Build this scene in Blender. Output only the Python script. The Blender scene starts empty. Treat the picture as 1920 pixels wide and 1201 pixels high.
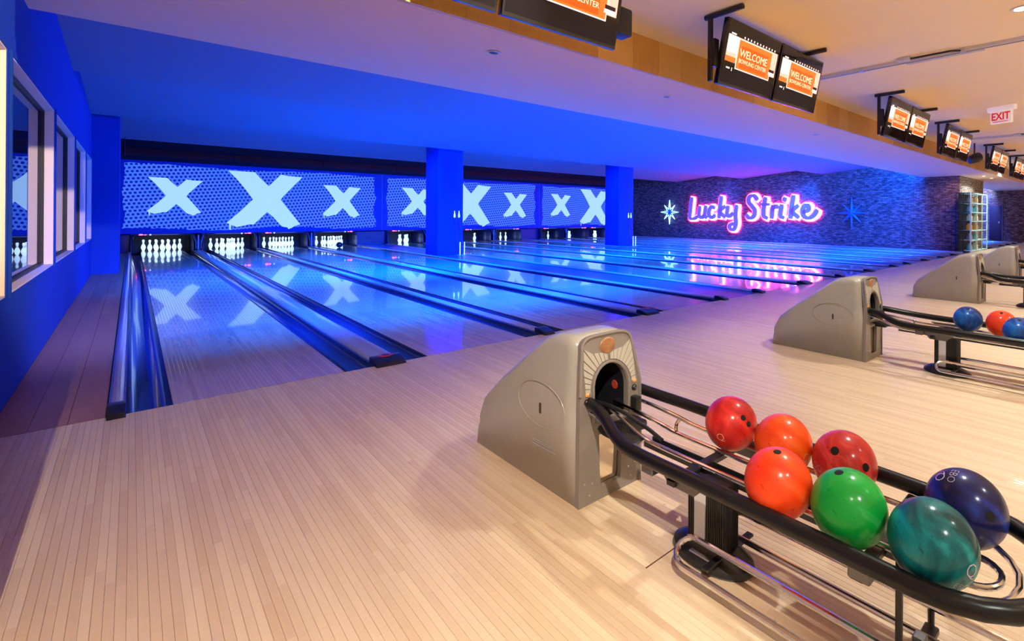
import bpy, bmesh, math, random
from mathutils import Vector, Matrix
random.seed(7)
sc = bpy.context.scene
COL = sc.collection
PI = math.pi
# ------------------------------------------------------------------ camera
TH, ROLL = .7804, .0071
fwd = Vector((math.sin(TH), math.cos(TH), 0))
r0 = Vector((math.cos(TH), -math.sin(TH), 0)); u0 = Vector((0, 0, 1))
rt = r0*math.cos(ROLL) + u0*math.sin(ROLL)
up = u0*math.cos(ROLL) - r0*math.sin(ROLL)
cam_d = bpy.data.cameras.new('camera')
cam = bpy.data.objects.new('camera', cam_d); COL.objects.link(cam)
M = Matrix((rt, up, -fwd)).transposed().to_4x4(); M.translation = Vector((-.207, -4.6588, 1.3134))
cam.matrix_world = M
cam_d.sensor_width = 36; cam_d.lens = 949.63/1920*36
cam_d.shift_x = -(1187.66-960)/1920; cam_d.shift_y = -(600.5-403.44)/1920
cam_d.clip_start = .02; cam_d.clip_end = 200
sc.camera = cam
# ------------------------------------------------------------------ world, exposure, lights
w = bpy.data.worlds.new('world'); sc.world = w; w.use_nodes = True
w.node_tree.nodes['Background'].inputs[0].default_value = (.02, .02, .03, 1)
w.node_tree.nodes['Background'].inputs[1].default_value = .3
sc.view_settings.view_transform = 'Standard'; sc.view_settings.look = 'None'
sc.view_settings.gamma = 1; sc.view_settings.exposure = 0
try: sc.view_settings.use_curve_mapping = False
except Exception: pass
WARM = (.93, .97, .88)
BLUE = (.0, .085, 1)
DOWN_P = 245
COVE_P = 2600
def add_light(name, kind, loc, power, color, direction=(0, 0, -1), size=.1, size_y=None, spot=None, blend=.3, parent=None):
    d = bpy.data.lights.new(name, kind); d.energy = power; d.color = color
    if kind == 'AREA':
        d.shape = 'RECTANGLE'; d.size = size; d.size_y = size_y or size
    else: d.shadow_soft_size = size
    if kind == 'SPOT': d.spot_size = math.radians(spot); d.spot_blend = blend
    o = bpy.data.objects.new(name, d); COL.objects.link(o); o.location = loc
    o.rotation_euler = Vector(direction).to_track_quat('-Z', 'Y').to_euler()
    if parent: o.parent = parent
    return o
# LED strips tucked behind the ceiling steps (lights only, no fixtures are modelled)
def cove(y, x0, x1, z, p, col=BLUE, tilt=-.25, spread=180):
    o = add_light('cove_light', 'AREA', ((x0+x1)/2, y, z), p, col, (0, 1, tilt), x1-x0, .05)
    o.data.spread = math.radians(spread)
# grazing strips for the ceiling steps
cove(1.76, 5.0, 12.5, 3.30, 1100)
cove(1.76, 12.5, 22.5, 3.30, 2000)
cove(1.76, .5, 4.8, 3.30, 45)
cove(6.10, .5, 22.4, 3.40, 230)
cove(10.42, .5, 22.4, 3.40, 150)
# added blue washers, aimed down to brighten the lanes between the columns
for a_, b_ in ((2.2, 6.1), (7.9, 13.9), (15.7, 22.3)):
    cove(6.10, a_, b_, 3.42, 2000, tilt=-1.7, spread=98)
    cove(10.42, a_, b_, 3.42, 800, tilt=-1.3, spread=105)
cove(1.76, 2.5, 22.3, 3.30, 2100, tilt=-1.6, spread=88)
cove(1.76, .2, 2.4, 3.30, 130, tilt=-1.9, spread=80)
cove(6.10, .2, 2.1, 3.42, 90, tilt=-2.2, spread=75)
cove(1.80, 2.2, 22.3, 2.99, 1500, tilt=-8, spread=66)  # added low at the soffit edge to carry blue towards the foul line
cove(1.80, .3, 2.1, 2.99, 45, tilt=-5, spread=60)
cove(1.76, 27.2, 36.6, 3.30, 1300, (.25, .5, 1))
cove(1.80, 27.2, 36.6, 3.28, 1200, tilt=-3, spread=90)  # washer added to brighten the far lanes
# low warm lamp behind the camera beside the left wall, it throws the long straight shadow edge
add_light('wall_lamp', 'SPOT', (-.51, -5.4, 3.28), 980, (1, .90, .72), (.25, 3.4, -3.0), .02, None, 72, .4)

# added spot with no fitting of its own, brightens the window jambs
add_light('window_fill', 'SPOT', (2.6, -6.4, 3.3), 3800, (1, .80, .62), (-3.41, 9.6, -1.75), .03, None, 25, .6)
# added soft fill behind the camera, lights the jambs from the rear
add_light('rear_fill', 'AREA', (3.5, -11.8, 1.9), 18, (1, .80, .62), (0, 1, 0), 7, 1.2)

# ------------------------------------------------------------------ helpers
class NT:
    def __init__(s, name):
        s.m = bpy.data.materials.new(name); s.m.use_nodes = True
        s.t = s.m.node_tree; s.n = s.t.nodes; s.p = s.n['Principled BSDF']
    def node(s, typ, **kw):
        n = s.n.new(typ)
        for k, v in kw.items(): setattr(n, k, v)
        return n
    def link(s, a, b): s.t.links.new(a, b)
    def math(s, op, a, b=None, c=None):
        n = s.n.new('ShaderNodeMath'); n.operation = op
        for i, v in enumerate((a, b, c)):
            if v is None: continue
            if isinstance(v, (int, float)): n.inputs[i].default_value = v
            else: s.link(v, n.inputs[i])
        return n.outputs[0]
    def mix(s, fac, a, b, mode='MIX'):
        n = s.n.new('ShaderNodeMix'); n.data_type = 'RGBA'; n.blend_type = mode
        for i, v in ((0, fac), (6, a), (7, b)):
            if hasattr(v, 'links') or hasattr(v, 'is_linked'): s.link(v, n.inputs[i])
            elif isinstance(v, (int, float)): n.inputs[i].default_value = v
            else: n.inputs[i].default_value = tuple(v)+(1,) if len(v) == 3 else v
        return n.outputs[2]
def rgb(h):
    h = h.lstrip('#'); c = [int(h[i:i+2], 16)/255 for i in (0, 2, 4)]
    return tuple((x/12.92 if x <= .04045 else ((x+.055)/1.055)**2.4) for x in c)
MATS = {}
def mat(name, color, rough=.5, metal=0, emit=None, es=1, coat=0, ior=1.5, spec=.5, noise=0, nscale=20, bump=0):
    if name in MATS: return MATS[name]
    q = NT(name); p = q.p
    p.inputs['Base Color'].default_value = tuple(color)+(1,)
    p.inputs['Roughness'].default_value = rough; p.inputs['Metallic'].default_value = metal
    p.inputs['IOR'].default_value = ior; p.inputs['Specular IOR Level'].default_value = spec
    if coat: p.inputs['Coat Weight'].default_value = coat; p.inputs['Coat Roughness'].default_value = .06
    if emit: p.inputs['Emission Color'].default_value = tuple(emit)+(1,); p.inputs['Emission Strength'].default_value = es
    if noise or bump:
        tc = q.node('ShaderNodeTexCoord'); nz = q.node('ShaderNodeTexNoise'); nz.inputs['Scale'].default_value = nscale
        nz.inputs['Detail'].default_value = 5
        q.link(tc.outputs['Object'], nz.inputs['Vector'])
        if noise:
            hi = tuple(min(1, c*(1+noise)) for c in color); lo = tuple(c*(1-noise) for c in color)
            q.link(q.mix(nz.outputs['Fac'], lo, hi), p.inputs['Base Color'])
        if bump:
            b = q.node('ShaderNodeBump'); b.inputs['Strength'].default_value = bump; b.inputs['Distance'].default_value = .002
            q.link(nz.outputs['Fac'], b.inputs['Height']); q.link(b.outputs[0], p.inputs['Normal'])
    MATS[name] = q.m
    return q.m

def wood_floor(name, dark, light, width, length, rough, x0=0, coat=0, marks=True):
    q = NT(name); p = q.p
    g = q.node('ShaderNodeNewGeometry'); sp = q.node('ShaderNodeSeparateXYZ'); q.link(g.outputs['Position'], sp.inputs[0])
    cx = q.math('FLOOR', q.math('DIVIDE', q.math('SUBTRACT', sp.outputs['X'], x0), width))
    wn = q.node('ShaderNodeTexWhiteNoise', noise_dimensions='1D'); q.link(cx, wn.inputs['W'])
    cy = q.math('FLOOR', q.math('ADD', q.math('DIVIDE', sp.outputs['Y'], length), q.math('MULTIPLY', wn.outputs['Value'], 9.7)))
    cb = q.node('ShaderNodeCombineXYZ'); q.link(cx, cb.inputs[0]); q.link(cy, cb.inputs[1])
    w2 = q.node('ShaderNodeTexWhiteNoise', noise_dimensions='3D'); q.link(cb.outputs[0], w2.inputs['Vector'])
    # long grain and short cross figure
    mp = q.node('ShaderNodeMapping'); mp.inputs['Scale'].default_value = (90, 3.5, 1); q.link(g.outputs['Position'], mp.inputs[0])
    off = q.node('ShaderNodeVectorMath', operation='ADD'); q.link(mp.outputs[0], off.inputs[0])
    sc_ = q.node('ShaderNodeVectorMath', operation='SCALE'); q.link(w2.outputs['Color'], sc_.inputs[0]); sc_.inputs['Scale'].default_value = 40
    q.link(sc_.outputs[0], off.inputs[1])
    nz = q.node('ShaderNodeTexNoise'); nz.inputs['Scale'].default_value = 1; nz.inputs['Detail'].default_value = 4; q.link(off.outputs[0], nz.inputs['Vector'])
    mp2 = q.node('ShaderNodeMapping'); mp2.inputs['Scale'].default_value = (25, 70, 1); q.link(g.outputs['Position'], mp2.inputs[0])
    nz2 = q.node('ShaderNodeTexNoise'); nz2.inputs['Scale'].default_value = 1; nz2.inputs['Detail'].default_value = 2; q.link(mp2.outputs[0], nz2.inputs['Vector'])
    f = q.math('ADD', q.math('MULTIPLY', w2.outputs['Value'], .62), q.math('MULTIPLY', nz.outputs['Fac'], .38))
    f = q.math('ADD', f, q.math('MULTIPLY', q.math('SUBTRACT', nz2.outputs['Fac'], .5), .35))
    col = q.mix(f, dark, light)
    if marks:   # a few dark dents
        nz3 = q.node('ShaderNodeTexNoise'); nz3.inputs['Scale'].default_value = 26; q.link(g.outputs['Position'], nz3.inputs['Vector'])
        mk = q.math('GREATER_THAN', nz3.outputs['Fac'], .775)
        col = q.mix(q.math('MULTIPLY', mk, .55), col, tuple(c*.25 for c in dark))
    q.link(col, p.inputs['Base Color'])
    p.inputs['Roughness'].default_value = rough
    if coat: p.inputs['Coat Weight'].default_value = coat; p.inputs['Coat Roughness'].default_value = .03
    b = q.node('ShaderNodeBump'); b.inputs['Strength'].default_value = .05 if marks else .008; b.inputs['Distance'].default_value = .001
    q.link(nz.outputs['Fac'], b.inputs['Height']); q.link(b.outputs[0], p.inputs['Normal'])
    MATS[name] = q.m
    return q.m

def brick_mat(name, c1, c2, mortar):
    q = NT(name); p = q.p
    g = q.node('ShaderNodeNewGeometry'); sp = q.node('ShaderNodeSeparateXYZ'); q.link(g.outputs['Position'], sp.inputs[0])
    cb = q.node('ShaderNodeCombineXYZ'); q.link(q.math('ADD', sp.outputs['X'], sp.outputs['Y']), cb.inputs[0]); q.link(sp.outputs['Z'], cb.inputs[1])
    br = q.node('ShaderNodeTexBrick'); q.link(cb.outputs[0], br.inputs['Vector'])
    br.inputs['Scale'].default_value = 1; br.inputs['Brick Width'].default_value = .21; br.inputs['Row Height'].default_value = .068
    br.inputs['Mortar Size'].default_value = .006; br.inputs['Color1'].default_value = c1+(1,); br.inputs['Color2'].default_value = c2+(1,)
    br.inputs['Mortar'].default_value = mortar+(1,); br.inputs['Bias'].default_value = -.1
    # wide light and dark patches as in old reclaimed brick
    mp = q.node('ShaderNodeMapping'); mp.inputs['Scale'].default_value = (3.6, 15, 1); q.link(cb.outputs[0], mp.inputs[0])
    nz = q.node('ShaderNodeTexNoise'); nz.inputs['Scale'].default_value = 1.5; nz.inputs['Detail'].default_value = 6; q.link(mp.outputs[0], nz.inputs['Vector'])
    ramp = q.node('ShaderNodeValToRGB'); ramp.color_ramp.elements[0].position = .38; ramp.color_ramp.elements[1].position = .68
    ramp.color_ramp.elements[0].color = (.45, .45, .45, 1); ramp.color_ramp.elements[1].color = (1.9, 1.9, 1.9, 1)
    q.link(nz.outputs['Fac'], ramp.inputs[0])
    q.link(q.mix(1.0, br.outputs['Color'], ramp.outputs[0], 'MULTIPLY'), p.inputs['Base Color'])
    p.inputs['Roughness'].default_value = .8
    b = q.node('ShaderNodeBump'); b.inputs['Strength'].default_value = .8; b.inputs['Distance'].default_value = .012
    h = q.math('ADD', q.math('SUBTRACT', 1, br.outputs['Fac']), q.math('MULTIPLY', nz.outputs['Fac'], .8))
    q.link(h, b.inputs['Height']); q.link(b.outputs[0], p.inputs['Normal'])
    return q.m

def halftone_mat():
    q = NT('halftone_print'); p = q.p
    g = q.node('ShaderNodeNewGeometry'); sp = q.node('ShaderNodeSeparateXYZ'); q.link(g.outputs['Position'], sp.inputs[0])
    a = .10
    u = q.math('ADD', q.math('MULTIPLY', sp.outputs['X'], math.cos(a)), q.math('MULTIPLY', sp.outputs['Z'], math.sin(a)))
    v = q.math('SUBTRACT', q.math('MULTIPLY', sp.outputs['Z'], math.cos(a)), q.math('MULTIPLY', sp.outputs['X'], math.sin(a)))
    S = .118
    vv = q.math('DIVIDE', v, S); row = q.math('FLOOR', vv)
    uu = q.math('ADD', q.math('DIVIDE', u, S), q.math('MULTIPLY', row, .5))
    fu = q.math('ABSOLUTE', q.math('SUBTRACT', q.math('FRACT', uu), .5)); fv = q.math('ABSOLUTE', q.math('SUBTRACT', q.math('FRACT', vv), .5))
    d = q.math('POWER', q.math('ADD', q.math('POWER', fu, 3), q.math('POWER', fv, 3)), .3333)
    nz = q.node('ShaderNodeTexNoise'); nz.inputs['Scale'].default_value = .7; q.link(g.outputs['Position'], nz.inputs['Vector'])
    r = q.math('ADD', .30, q.math('MULTIPLY', q.math('SUBTRACT', nz.outputs['Fac'], .5), .12))
    dot = q.math('LESS_THAN', d, r)
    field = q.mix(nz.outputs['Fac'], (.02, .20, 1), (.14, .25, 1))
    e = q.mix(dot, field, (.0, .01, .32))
    q.link(e, p.inputs['Emission Color']); p.inputs['Emission Strength'].default_value = .72  # blacklight glow of the print put into its emission
    q.link(q.mix(dot, (.05, .08, .3), (.01, .01, .12)), p.inputs['Base Color']); p.inputs['Roughness'].default_value = .7
    return q.m

def ball_mat(name, c1, c2, c3, rough=.17, scale=5, pearl=0):
    q = NT(name); p = q.p
    tc = q.node('ShaderNodeTexCoord')
    n1 = q.node('ShaderNodeTexNoise'); n1.inputs['Scale'].default_value = scale; n1.inputs['Detail'].default_value = 6; n1.inputs['Distortion'].default_value = 2.2
    q.link(tc.outputs['Object'], n1.inputs['Vector'])
    r = q.node('ShaderNodeValToRGB'); cr = r.color_ramp
    cr.elements[0].position = .35; cr.elements[0].color = c1+(1,); cr.elements[1].position = .68; cr.elements[1].color = c3+(1,)
    e = cr.elements.new(.52); e.color = c2+(1,)
    q.link(n1.outputs['Fac'], r.inputs[0])
    n2 = q.node('ShaderNodeTexNoise'); n2.inputs['Scale'].default_value = 55; n2.inputs['Detail'].default_value = 2; q.link(tc.outputs['Object'], n2.inputs['Vector'])
    sc_ = q.math('MULTIPLY', q.math('GREATER_THAN', n2.outputs['Fac'], .70), .45)
    q.link(q.mix(sc_, r.outputs[0], tuple(c*.3 for c in c1)), p.inputs['Base Color'])
    p.inputs['Roughness'].default_value = .5; p.inputs['Specular IOR Level'].default_value = .2; p.inputs['Metallic'].default_value = pearl
    p.inputs['Coat Weight'].default_value = .5; p.inputs['Coat Roughness'].default_value = rough
    return q.m

def link(o, parent=None):
    COL.objects.link(o)
    if parent is not None: o.parent = parent
    return o
def smooth(me, ang=35):
    me.polygons.foreach_set('use_smooth', [True]*len(me.polygons))
    try: me.set_sharp_from_angle(angle=math.radians(ang))
    except Exception: pass
def mk(name, bm, m, parent=None, sm=True, loc=None, normals=True):
    if normals: bmesh.ops.recalc_face_normals(bm, faces=bm.faces)
    me = bpy.data.meshes.new(name); bm.to_mesh(me); bm.free()
    for x in (m if isinstance(m, (list, tuple)) else [m]): me.materials.append(x)
    if sm: smooth(me)
    o = bpy.data.objects.new(name, me)
    if loc: o.location = loc
    return link(o, parent)
def tag(o, label=None, cat=None, group=None, kind=None):
    if label: o['label'] = label
    if cat: o['category'] = cat
    if group: o['group'] = group
    if kind: o['kind'] = kind
    return o
def thing(name, label, cat, loc=(0, 0, 0), group=None, rz=0):
    o = bpy.data.objects.new(name, None); o.empty_display_size = .1; o.location = loc; o.rotation_euler = (0, 0, rz)
    COL.objects.link(o); return tag(o, label, cat, group)
def box(bm, x0, x1, y0, y1, z0, z1, mi=0):
    vs = [bm.verts.new((x, y, z)) for x in (x0, x1) for y in (y0, y1) for z in (z0, z1)]
    for f in ((0, 1, 3, 2), (4, 6, 7, 5), (0, 4, 5, 1), (2, 3, 7, 6), (0, 2, 6, 4), (1, 5, 7, 3)):
        bm.faces.new([vs[i] for i in f]).material_index = mi
    return bm
def bx(*a): return box(bmesh.new(), *a)
def bevel(bm, w, seg=2):
    bmesh.ops.recalc_face_normals(bm, faces=bm.faces)
    bmesh.ops.bevel(bm, geom=list(bm.edges), offset=w, segments=seg, affect='EDGES', profile=.5)
    return bm
def catmull(P, n=6):
    P = [Vector(p) for p in P]; out = []
    for i in range(len(P)-1):
        a = P[i-1] if i else P[0]*2-P[1]; b = P[i]; c = P[i+1]; d = P[i+2] if i+2 < len(P) else P[-1]*2-P[-2]
        for k in range(n):
            t = k/n
            out.append(.5*((2*b)+(c-a)*t+(2*a-5*b+4*c-d)*t*t+(3*b-a-3*c+d)*t**3))
    out.append(P[-1]); return out
def tube(bm, pts, r, seg=10, closed=False, cap=True):
    pts = [Vector(p) for p in pts]; n = len(pts); rings = []; prev = None
    for i, p in enumerate(pts):
        t = (pts[(i+1) % n] if (closed or i < n-1) else p) - (pts[i-1] if (closed or i) else p)
        t.normalize()
        if prev is None:
            a = Vector((0, 0, 1)) if abs(t.z) < .9 else Vector((1, 0, 0)); nrm = t.cross(a).normalized()
        else: nrm = (prev - t*prev.dot(t)).normalized()
        prev = nrm; b = t.cross(nrm)
        rr = r[i] if isinstance(r, (list, tuple)) else r
        rings.append([bm.verts.new(p+(nrm*math.cos(2*PI*k/seg)+b*math.sin(2*PI*k/seg))*rr) for k in range(seg)])
    for i in range(n if closed else n-1):
        A, B = rings[i], rings[(i+1) % n]
        for k in range(seg): bm.faces.new((A[k], A[(k+1) % seg], B[(k+1) % seg], B[k]))
    if cap and not closed: bm.faces.new(rings[0][::-1]); bm.faces.new(rings[-1])
    return bm
def cyl(bm, p0, p1, r, seg=16, r2=None):
    return tube(bm, [p0, p1], [r, r if r2 is None else r2], seg)
def lathe(bm, prof, seg=20, c=(0, 0, 0)):
    rings = []
    for r, z in prof:
        if r < 1e-5: rings.append([bm.verts.new((c[0], c[1], c[2]+z))])
        else: rings.append([bm.verts.new((c[0]+r*math.cos(2*PI*k/seg), c[1]+r*math.sin(2*PI*k/seg), c[2]+z)) for k in range(seg)])
    for A, B in zip(rings, rings[1:]):
        for k in range(seg):
            j = (k+1) % seg
            if len(A) == 1 and len(B) == 1: continue
            if len(A) == 1: bm.faces.new((A[0], B[j], B[k]))
            elif len(B) == 1: bm.faces.new((A[k], A[j], B[0]))
            else: bm.faces.new((A[k], A[j], B[j], B[k]))
    return bm
def plate(outer, holes, fn, t):
    """flat plate with holes: 2-D loops, fn(u, v, w) -> 3-D point, thickness t along w"""
    bm = bmesh.new(); edges = []
    for lp in [outer]+list(holes):
        vs = [bm.verts.new((u, v, 0)) for u, v in lp]
        edges += [bm.edges.new((vs[i], vs[(i+1) % len(vs)])) for i in range(len(vs))]
    bmesh.ops.triangle_fill(bm, use_beauty=True, use_dissolve=False, edges=edges)
    base = list(bm.faces)
    r = bmesh.ops.extrude_face_region(bm, geom=base)
    for v in [g for g in r['geom'] if isinstance(g, bmesh.types.BMVert)]: v.co.z = t
    for v in bm.verts: v.co = Vector(fn(v.co.x, v.co.y, v.co.z))
    return bm
def copy_tree(o, parent=None, shift=None):
    c = o.copy(); COL.objects.link(c); c.parent = parent
    if shift is not None: c.location = Vector(o.location)+Vector(shift)
    for ch in list(o.children): copy_tree(ch, c)
    return c
def text_mesh(txt, size, depth=.0, align='CENTER', res=2, off=0):
    cu = bpy.data.curves.new('t', 'FONT'); cu.body = txt; cu.size = size; cu.align_x = align; cu.align_y = 'CENTER'
    cu.extrude = depth; cu.offset = off; cu.resolution_u = res
    ob = bpy.data.objects.new('t', cu); COL.objects.link(ob)
    dg = bpy.context.evaluated_depsgraph_get(); me = bpy.data.meshes.new_from_object(ob.evaluated_get(dg))
    bpy.data.objects.remove(ob); return me

# ------------------------------------------------------------------ materials
M_approach = wood_floor('approach_maple', rgb('#cdae8c'), rgb('#e2caaa'), .027, .85, .42, 0, .12)
M_lane = wood_floor('lane_maple', rgb('#bf9a78'), rgb('#dcbf9c'), .02702, 1.1, .16, 0, .9, marks=False)
M_walk = wood_floor('walkway_boards', rgb('#8a5a40'), rgb('#b07a58'), .13, 2.2, .4, 0)
M_joint = mat('floor_joint', rgb('#5a3c28'), .8)
M_white = mat('ceiling_paint', (.78, .76, .74), .85, noise=.03, nscale=1.5)
M_soffit = mat('soffit_paint', (.95, .60, .44), .8)
M_laneceil = mat('lane_ceiling_paint', (.19, .18, .28), .9)
M_tan = mat('tan_ceiling_paint', (.95, .72, .38), .8, noise=.03, nscale=1.5)
M_bluewall = mat('blue_wall_paint', (.006, .045, .30), .85, noise=.05, nscale=3, spec=.2)
M_bluecol = mat('blue_column_paint', (.008, .03, .42), .75, noise=.05, nscale=3, spec=.25)
M_dark = mat('dark_board', (.012, .012, .03), .7)
M_header = mat('header_boards', rgb('#5a2a2a'), .8)
M_black = mat('black_plastic', (.012, .012, .014), .32)
M_blackrub = mat('black_coated_rail', (.006, .006, .008), .28, spec=.35)
M_chrome = mat('chrome', (.72, .72, .74), .14, metal=1)
M_steel = mat('satin_steel', (.55, .56, .58), .35, metal=1)
M_dsteel = mat('dull_bracket_steel', (.16, .16, .17), .4, metal=.8)
M_hood = mat('hood_grey', rgb('#aaa69d'), .32, coat=.35, noise=.03, nscale=8)
M_hoodfront = mat('hood_front_taupe', rgb('#857c76'), .36, coat=.25)
M_inlay = mat('inlay_cream', rgb('#b4ada1'), .45)
M_copper = mat('copper_badge', rgb('#a4714c'), .4, noise=.3, nscale=60)
M_orange = mat('orange_lens', rgb('#ff8a1e'), .3, emit=rgb('#ff8a1e'), es=.4)
M_gutter = mat('gutter_plastic', (.02, .035, .12), .14, coat=.5)
M_cap = mat('capping_grey', rgb('#a9a2a8'), .3, coat=.5)
M_island = mat('island_board', (.05, .07, .25), .35)
M_neonpink = mat('pink_neon', (1, .4, .6), .4, emit=(1, .03, .30), es=14)
M_neonwhite = mat('neon_core', (1, .8, .9), .4, emit=(1, .55, .75), es=5)
M_neonblue = mat('cyan_neon', (.6, .9, 1), .4, emit=(.25, .65, 1), es=5)
M_letter = mat('letter_face', (.2, .2, .85), .5, emit=(.13, .07, .62), es=.9)  # emission lifts the tone of the face, the plate is no lamp
M_star = mat('star_paint', (.08, .22, .75), .45)
M_pin = mat('pin_plastic', (.9, .95, 1), .25, emit=(.66, .94, 1), es=1.0, coat=.4)  # blacklight glow put into the emission of the white plastic
M_red = mat('pin_red_stripe', rgb('#c01818'), .3)
M_redlamp = mat('red_lamp', (1, .1, .15), .4, emit=(1, .05, .12), es=14)
M_redprint = mat('red_print', rgb('#c83a48'), .4)
M_whitepl = mat('white_plastic', (.85, .85, .83), .4)
M_exitred = mat('exit_red', rgb('#d4181c'), .4, emit=rgb('#d4181c'), es=.35)
M_exitwhite = mat('exit_white', (.9, .85, .82), .4, emit=(.9, .8, .75), es=.25)
M_fascia = NT('fascia_wood')
q = M_fascia; tc = q.node('ShaderNodeTexCoord'); oi = q.node('ShaderNodeObjectInfo')
mp = q.node('ShaderNodeMapping'); mp.inputs['Scale'].default_value = (60, 60, 4); q.link(tc.outputs['Object'], mp.inputs[0])
nz = q.node('ShaderNodeTexNoise'); nz.inputs['Scale'].default_value = 1; nz.inputs['Detail'].default_value = 4; q.link(mp.outputs[0], nz.inputs['Vector'])
f = q.math('ADD', q.math('MULTIPLY', oi.outputs['Random'], .6), q.math('MULTIPLY', nz.outputs['Fac'], .4))
q.link(q.mix(f, rgb('#cc8c38'), rgb('#f0bc62')), q.p.inputs['Base Color']); q.p.inputs['Roughness'].default_value = .45
M_fascia = q.m
M_brick = brick_mat('dark_brick', rgb('#6c4446'), rgb('#a0726e'), rgb('#2e2830'))
M_brickpale = brick_mat('pale_brick', rgb('#8a7468'), rgb('#c0a898'), rgb('#6a5a50'))
M_half = halftone_mat()
M_xprint = mat('x_print', (.25, .25, .3), .7, emit=(.42, .74, 1), es=.93)  # print glows by emission, no lamps are set on the screen
M_panelblue = mat('masking_blue', (.01, .02, .25), .6, emit=(0, .003, .35), es=.6)  # the plain panel gets a weak emission as well
M_jamb = mat('jamb_paint', rgb('#f0dcc8'), .5)
M_glass = mat('tinted_glass', (.003, .006, .03), .0, ior=2.4, spec=.8)
M_gasket = mat('black_gasket', (.01, .01, .012), .5)

# ------------------------------------------------------------------ room shell
WX, RX = -.81, 37.0
YB, YR = 20.6, -12.0
# lane layout
g1, g2, isl, LW = .69, .52, 1.65, 1.054
LX = []; x = 0.
for i in range(12): LX.append(x); x += LW+[g1, g2, g1, isl][i % 4]
END12 = LX[11]+LW
#FAR = [27.15+i*(LW+(.69 if i % 2 == 0 else .52))-(0 if i % 2 == 0 else 0) for i in range(1)]
x = 27.15; FARX = []
for i in range(5): FARX.append(x); x += LW+(g1 if i % 2 == 0 else g2)

# approach floor: substrate plus one board object per strip near the camera
BW = .027
floor = mk('floor', bx(WX-.3, RX, YR, 0, -.12, -.004), M_joint, sm=False); tag(floor, kind='structure')
def board_mesh(name, w_, y0, y1, gap=.0007):
    bm = bmesh.new(); c = .0012; a, b = gap/2, w_-gap/2
    prof = [(a, -.004), (a, -c*.6), (a+c, 0), (b-c, 0), (b, -c*.6), (b, -.004)]
    A = [bm.verts.new((px, y0, pz)) for px, pz in prof]; B = [bm.verts.new((px, y1, pz)) for px, pz in prof]
    for i in range(5): bm.faces.new((A[i], A[i+1], B[i+1], B[i]))
    bm.faces.new(A[::-1]); bm.faces.new(B)
    return bm
tmp = board_mesh('b', BW, -7.9, -.004); bmesh.ops.recalc_face_normals(tmp, faces=tmp.faces)
bme = bpy.data.meshes.new('approach_board'); tmp.to_mesh(bme); tmp.free(); bme.materials.append(M_approach)
x = WX+.002; nb = 0
while nb < 298:
    o = bpy.data.objects.new('board', bme); o.location = (x, 0, 0); link(o, floor); x += BW; nb += 1
bm = bmesh.new()
while x < RX-.03:
    c = .0012
    P = [(x+.0004, -.004), (x+.0004, -c*.6), (x+c, 0), (x+BW-c, 0), (x+BW-.0004, -c*.6), (x+BW-.0004, -.004)]
    A = [bm.verts.new((a, -7.9, b)) for a, b in P]; B = [bm.verts.new((a, -.004, b)) for a, b in P]
    for i in range(5): bm.faces.new((A[i], B[i], B[i+1], A[i+1]))
    x += BW
tag(mk('board_strips', bm, M_approach, floor, sm=False), kind='stuff')
bm = bx(WX-.3, RX, YR, -7.9, -.004, 0); mk('rear_floor_boards', bm, M_approach, floor, sm=False)
# sub floor under lanes
tag(mk('floor', bx(WX-.3, RX, 0, YB, -.2, -.13), M_dark, sm=False), kind='structure')
# left side walkway of brown boards
walk = tag(mk('floor', bx(WX, -.32, .002, 18.2, -.13, -.012), M_joint, sm=False), kind='structure')
yy = .004
for L_ in (2.6, 2.4, 2.9, 2.5, 2.8, 2.6, 2.3):
    for k in range(3):
        w0 = WX+.002+k*.1625; y1 = min(yy+L_-.004, 18.2)
        mk('walkway_board', bx(w0, w0+.160, yy, y1, -.012, 0), M_walk, walk, sm=False)
    yy += L_

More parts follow.
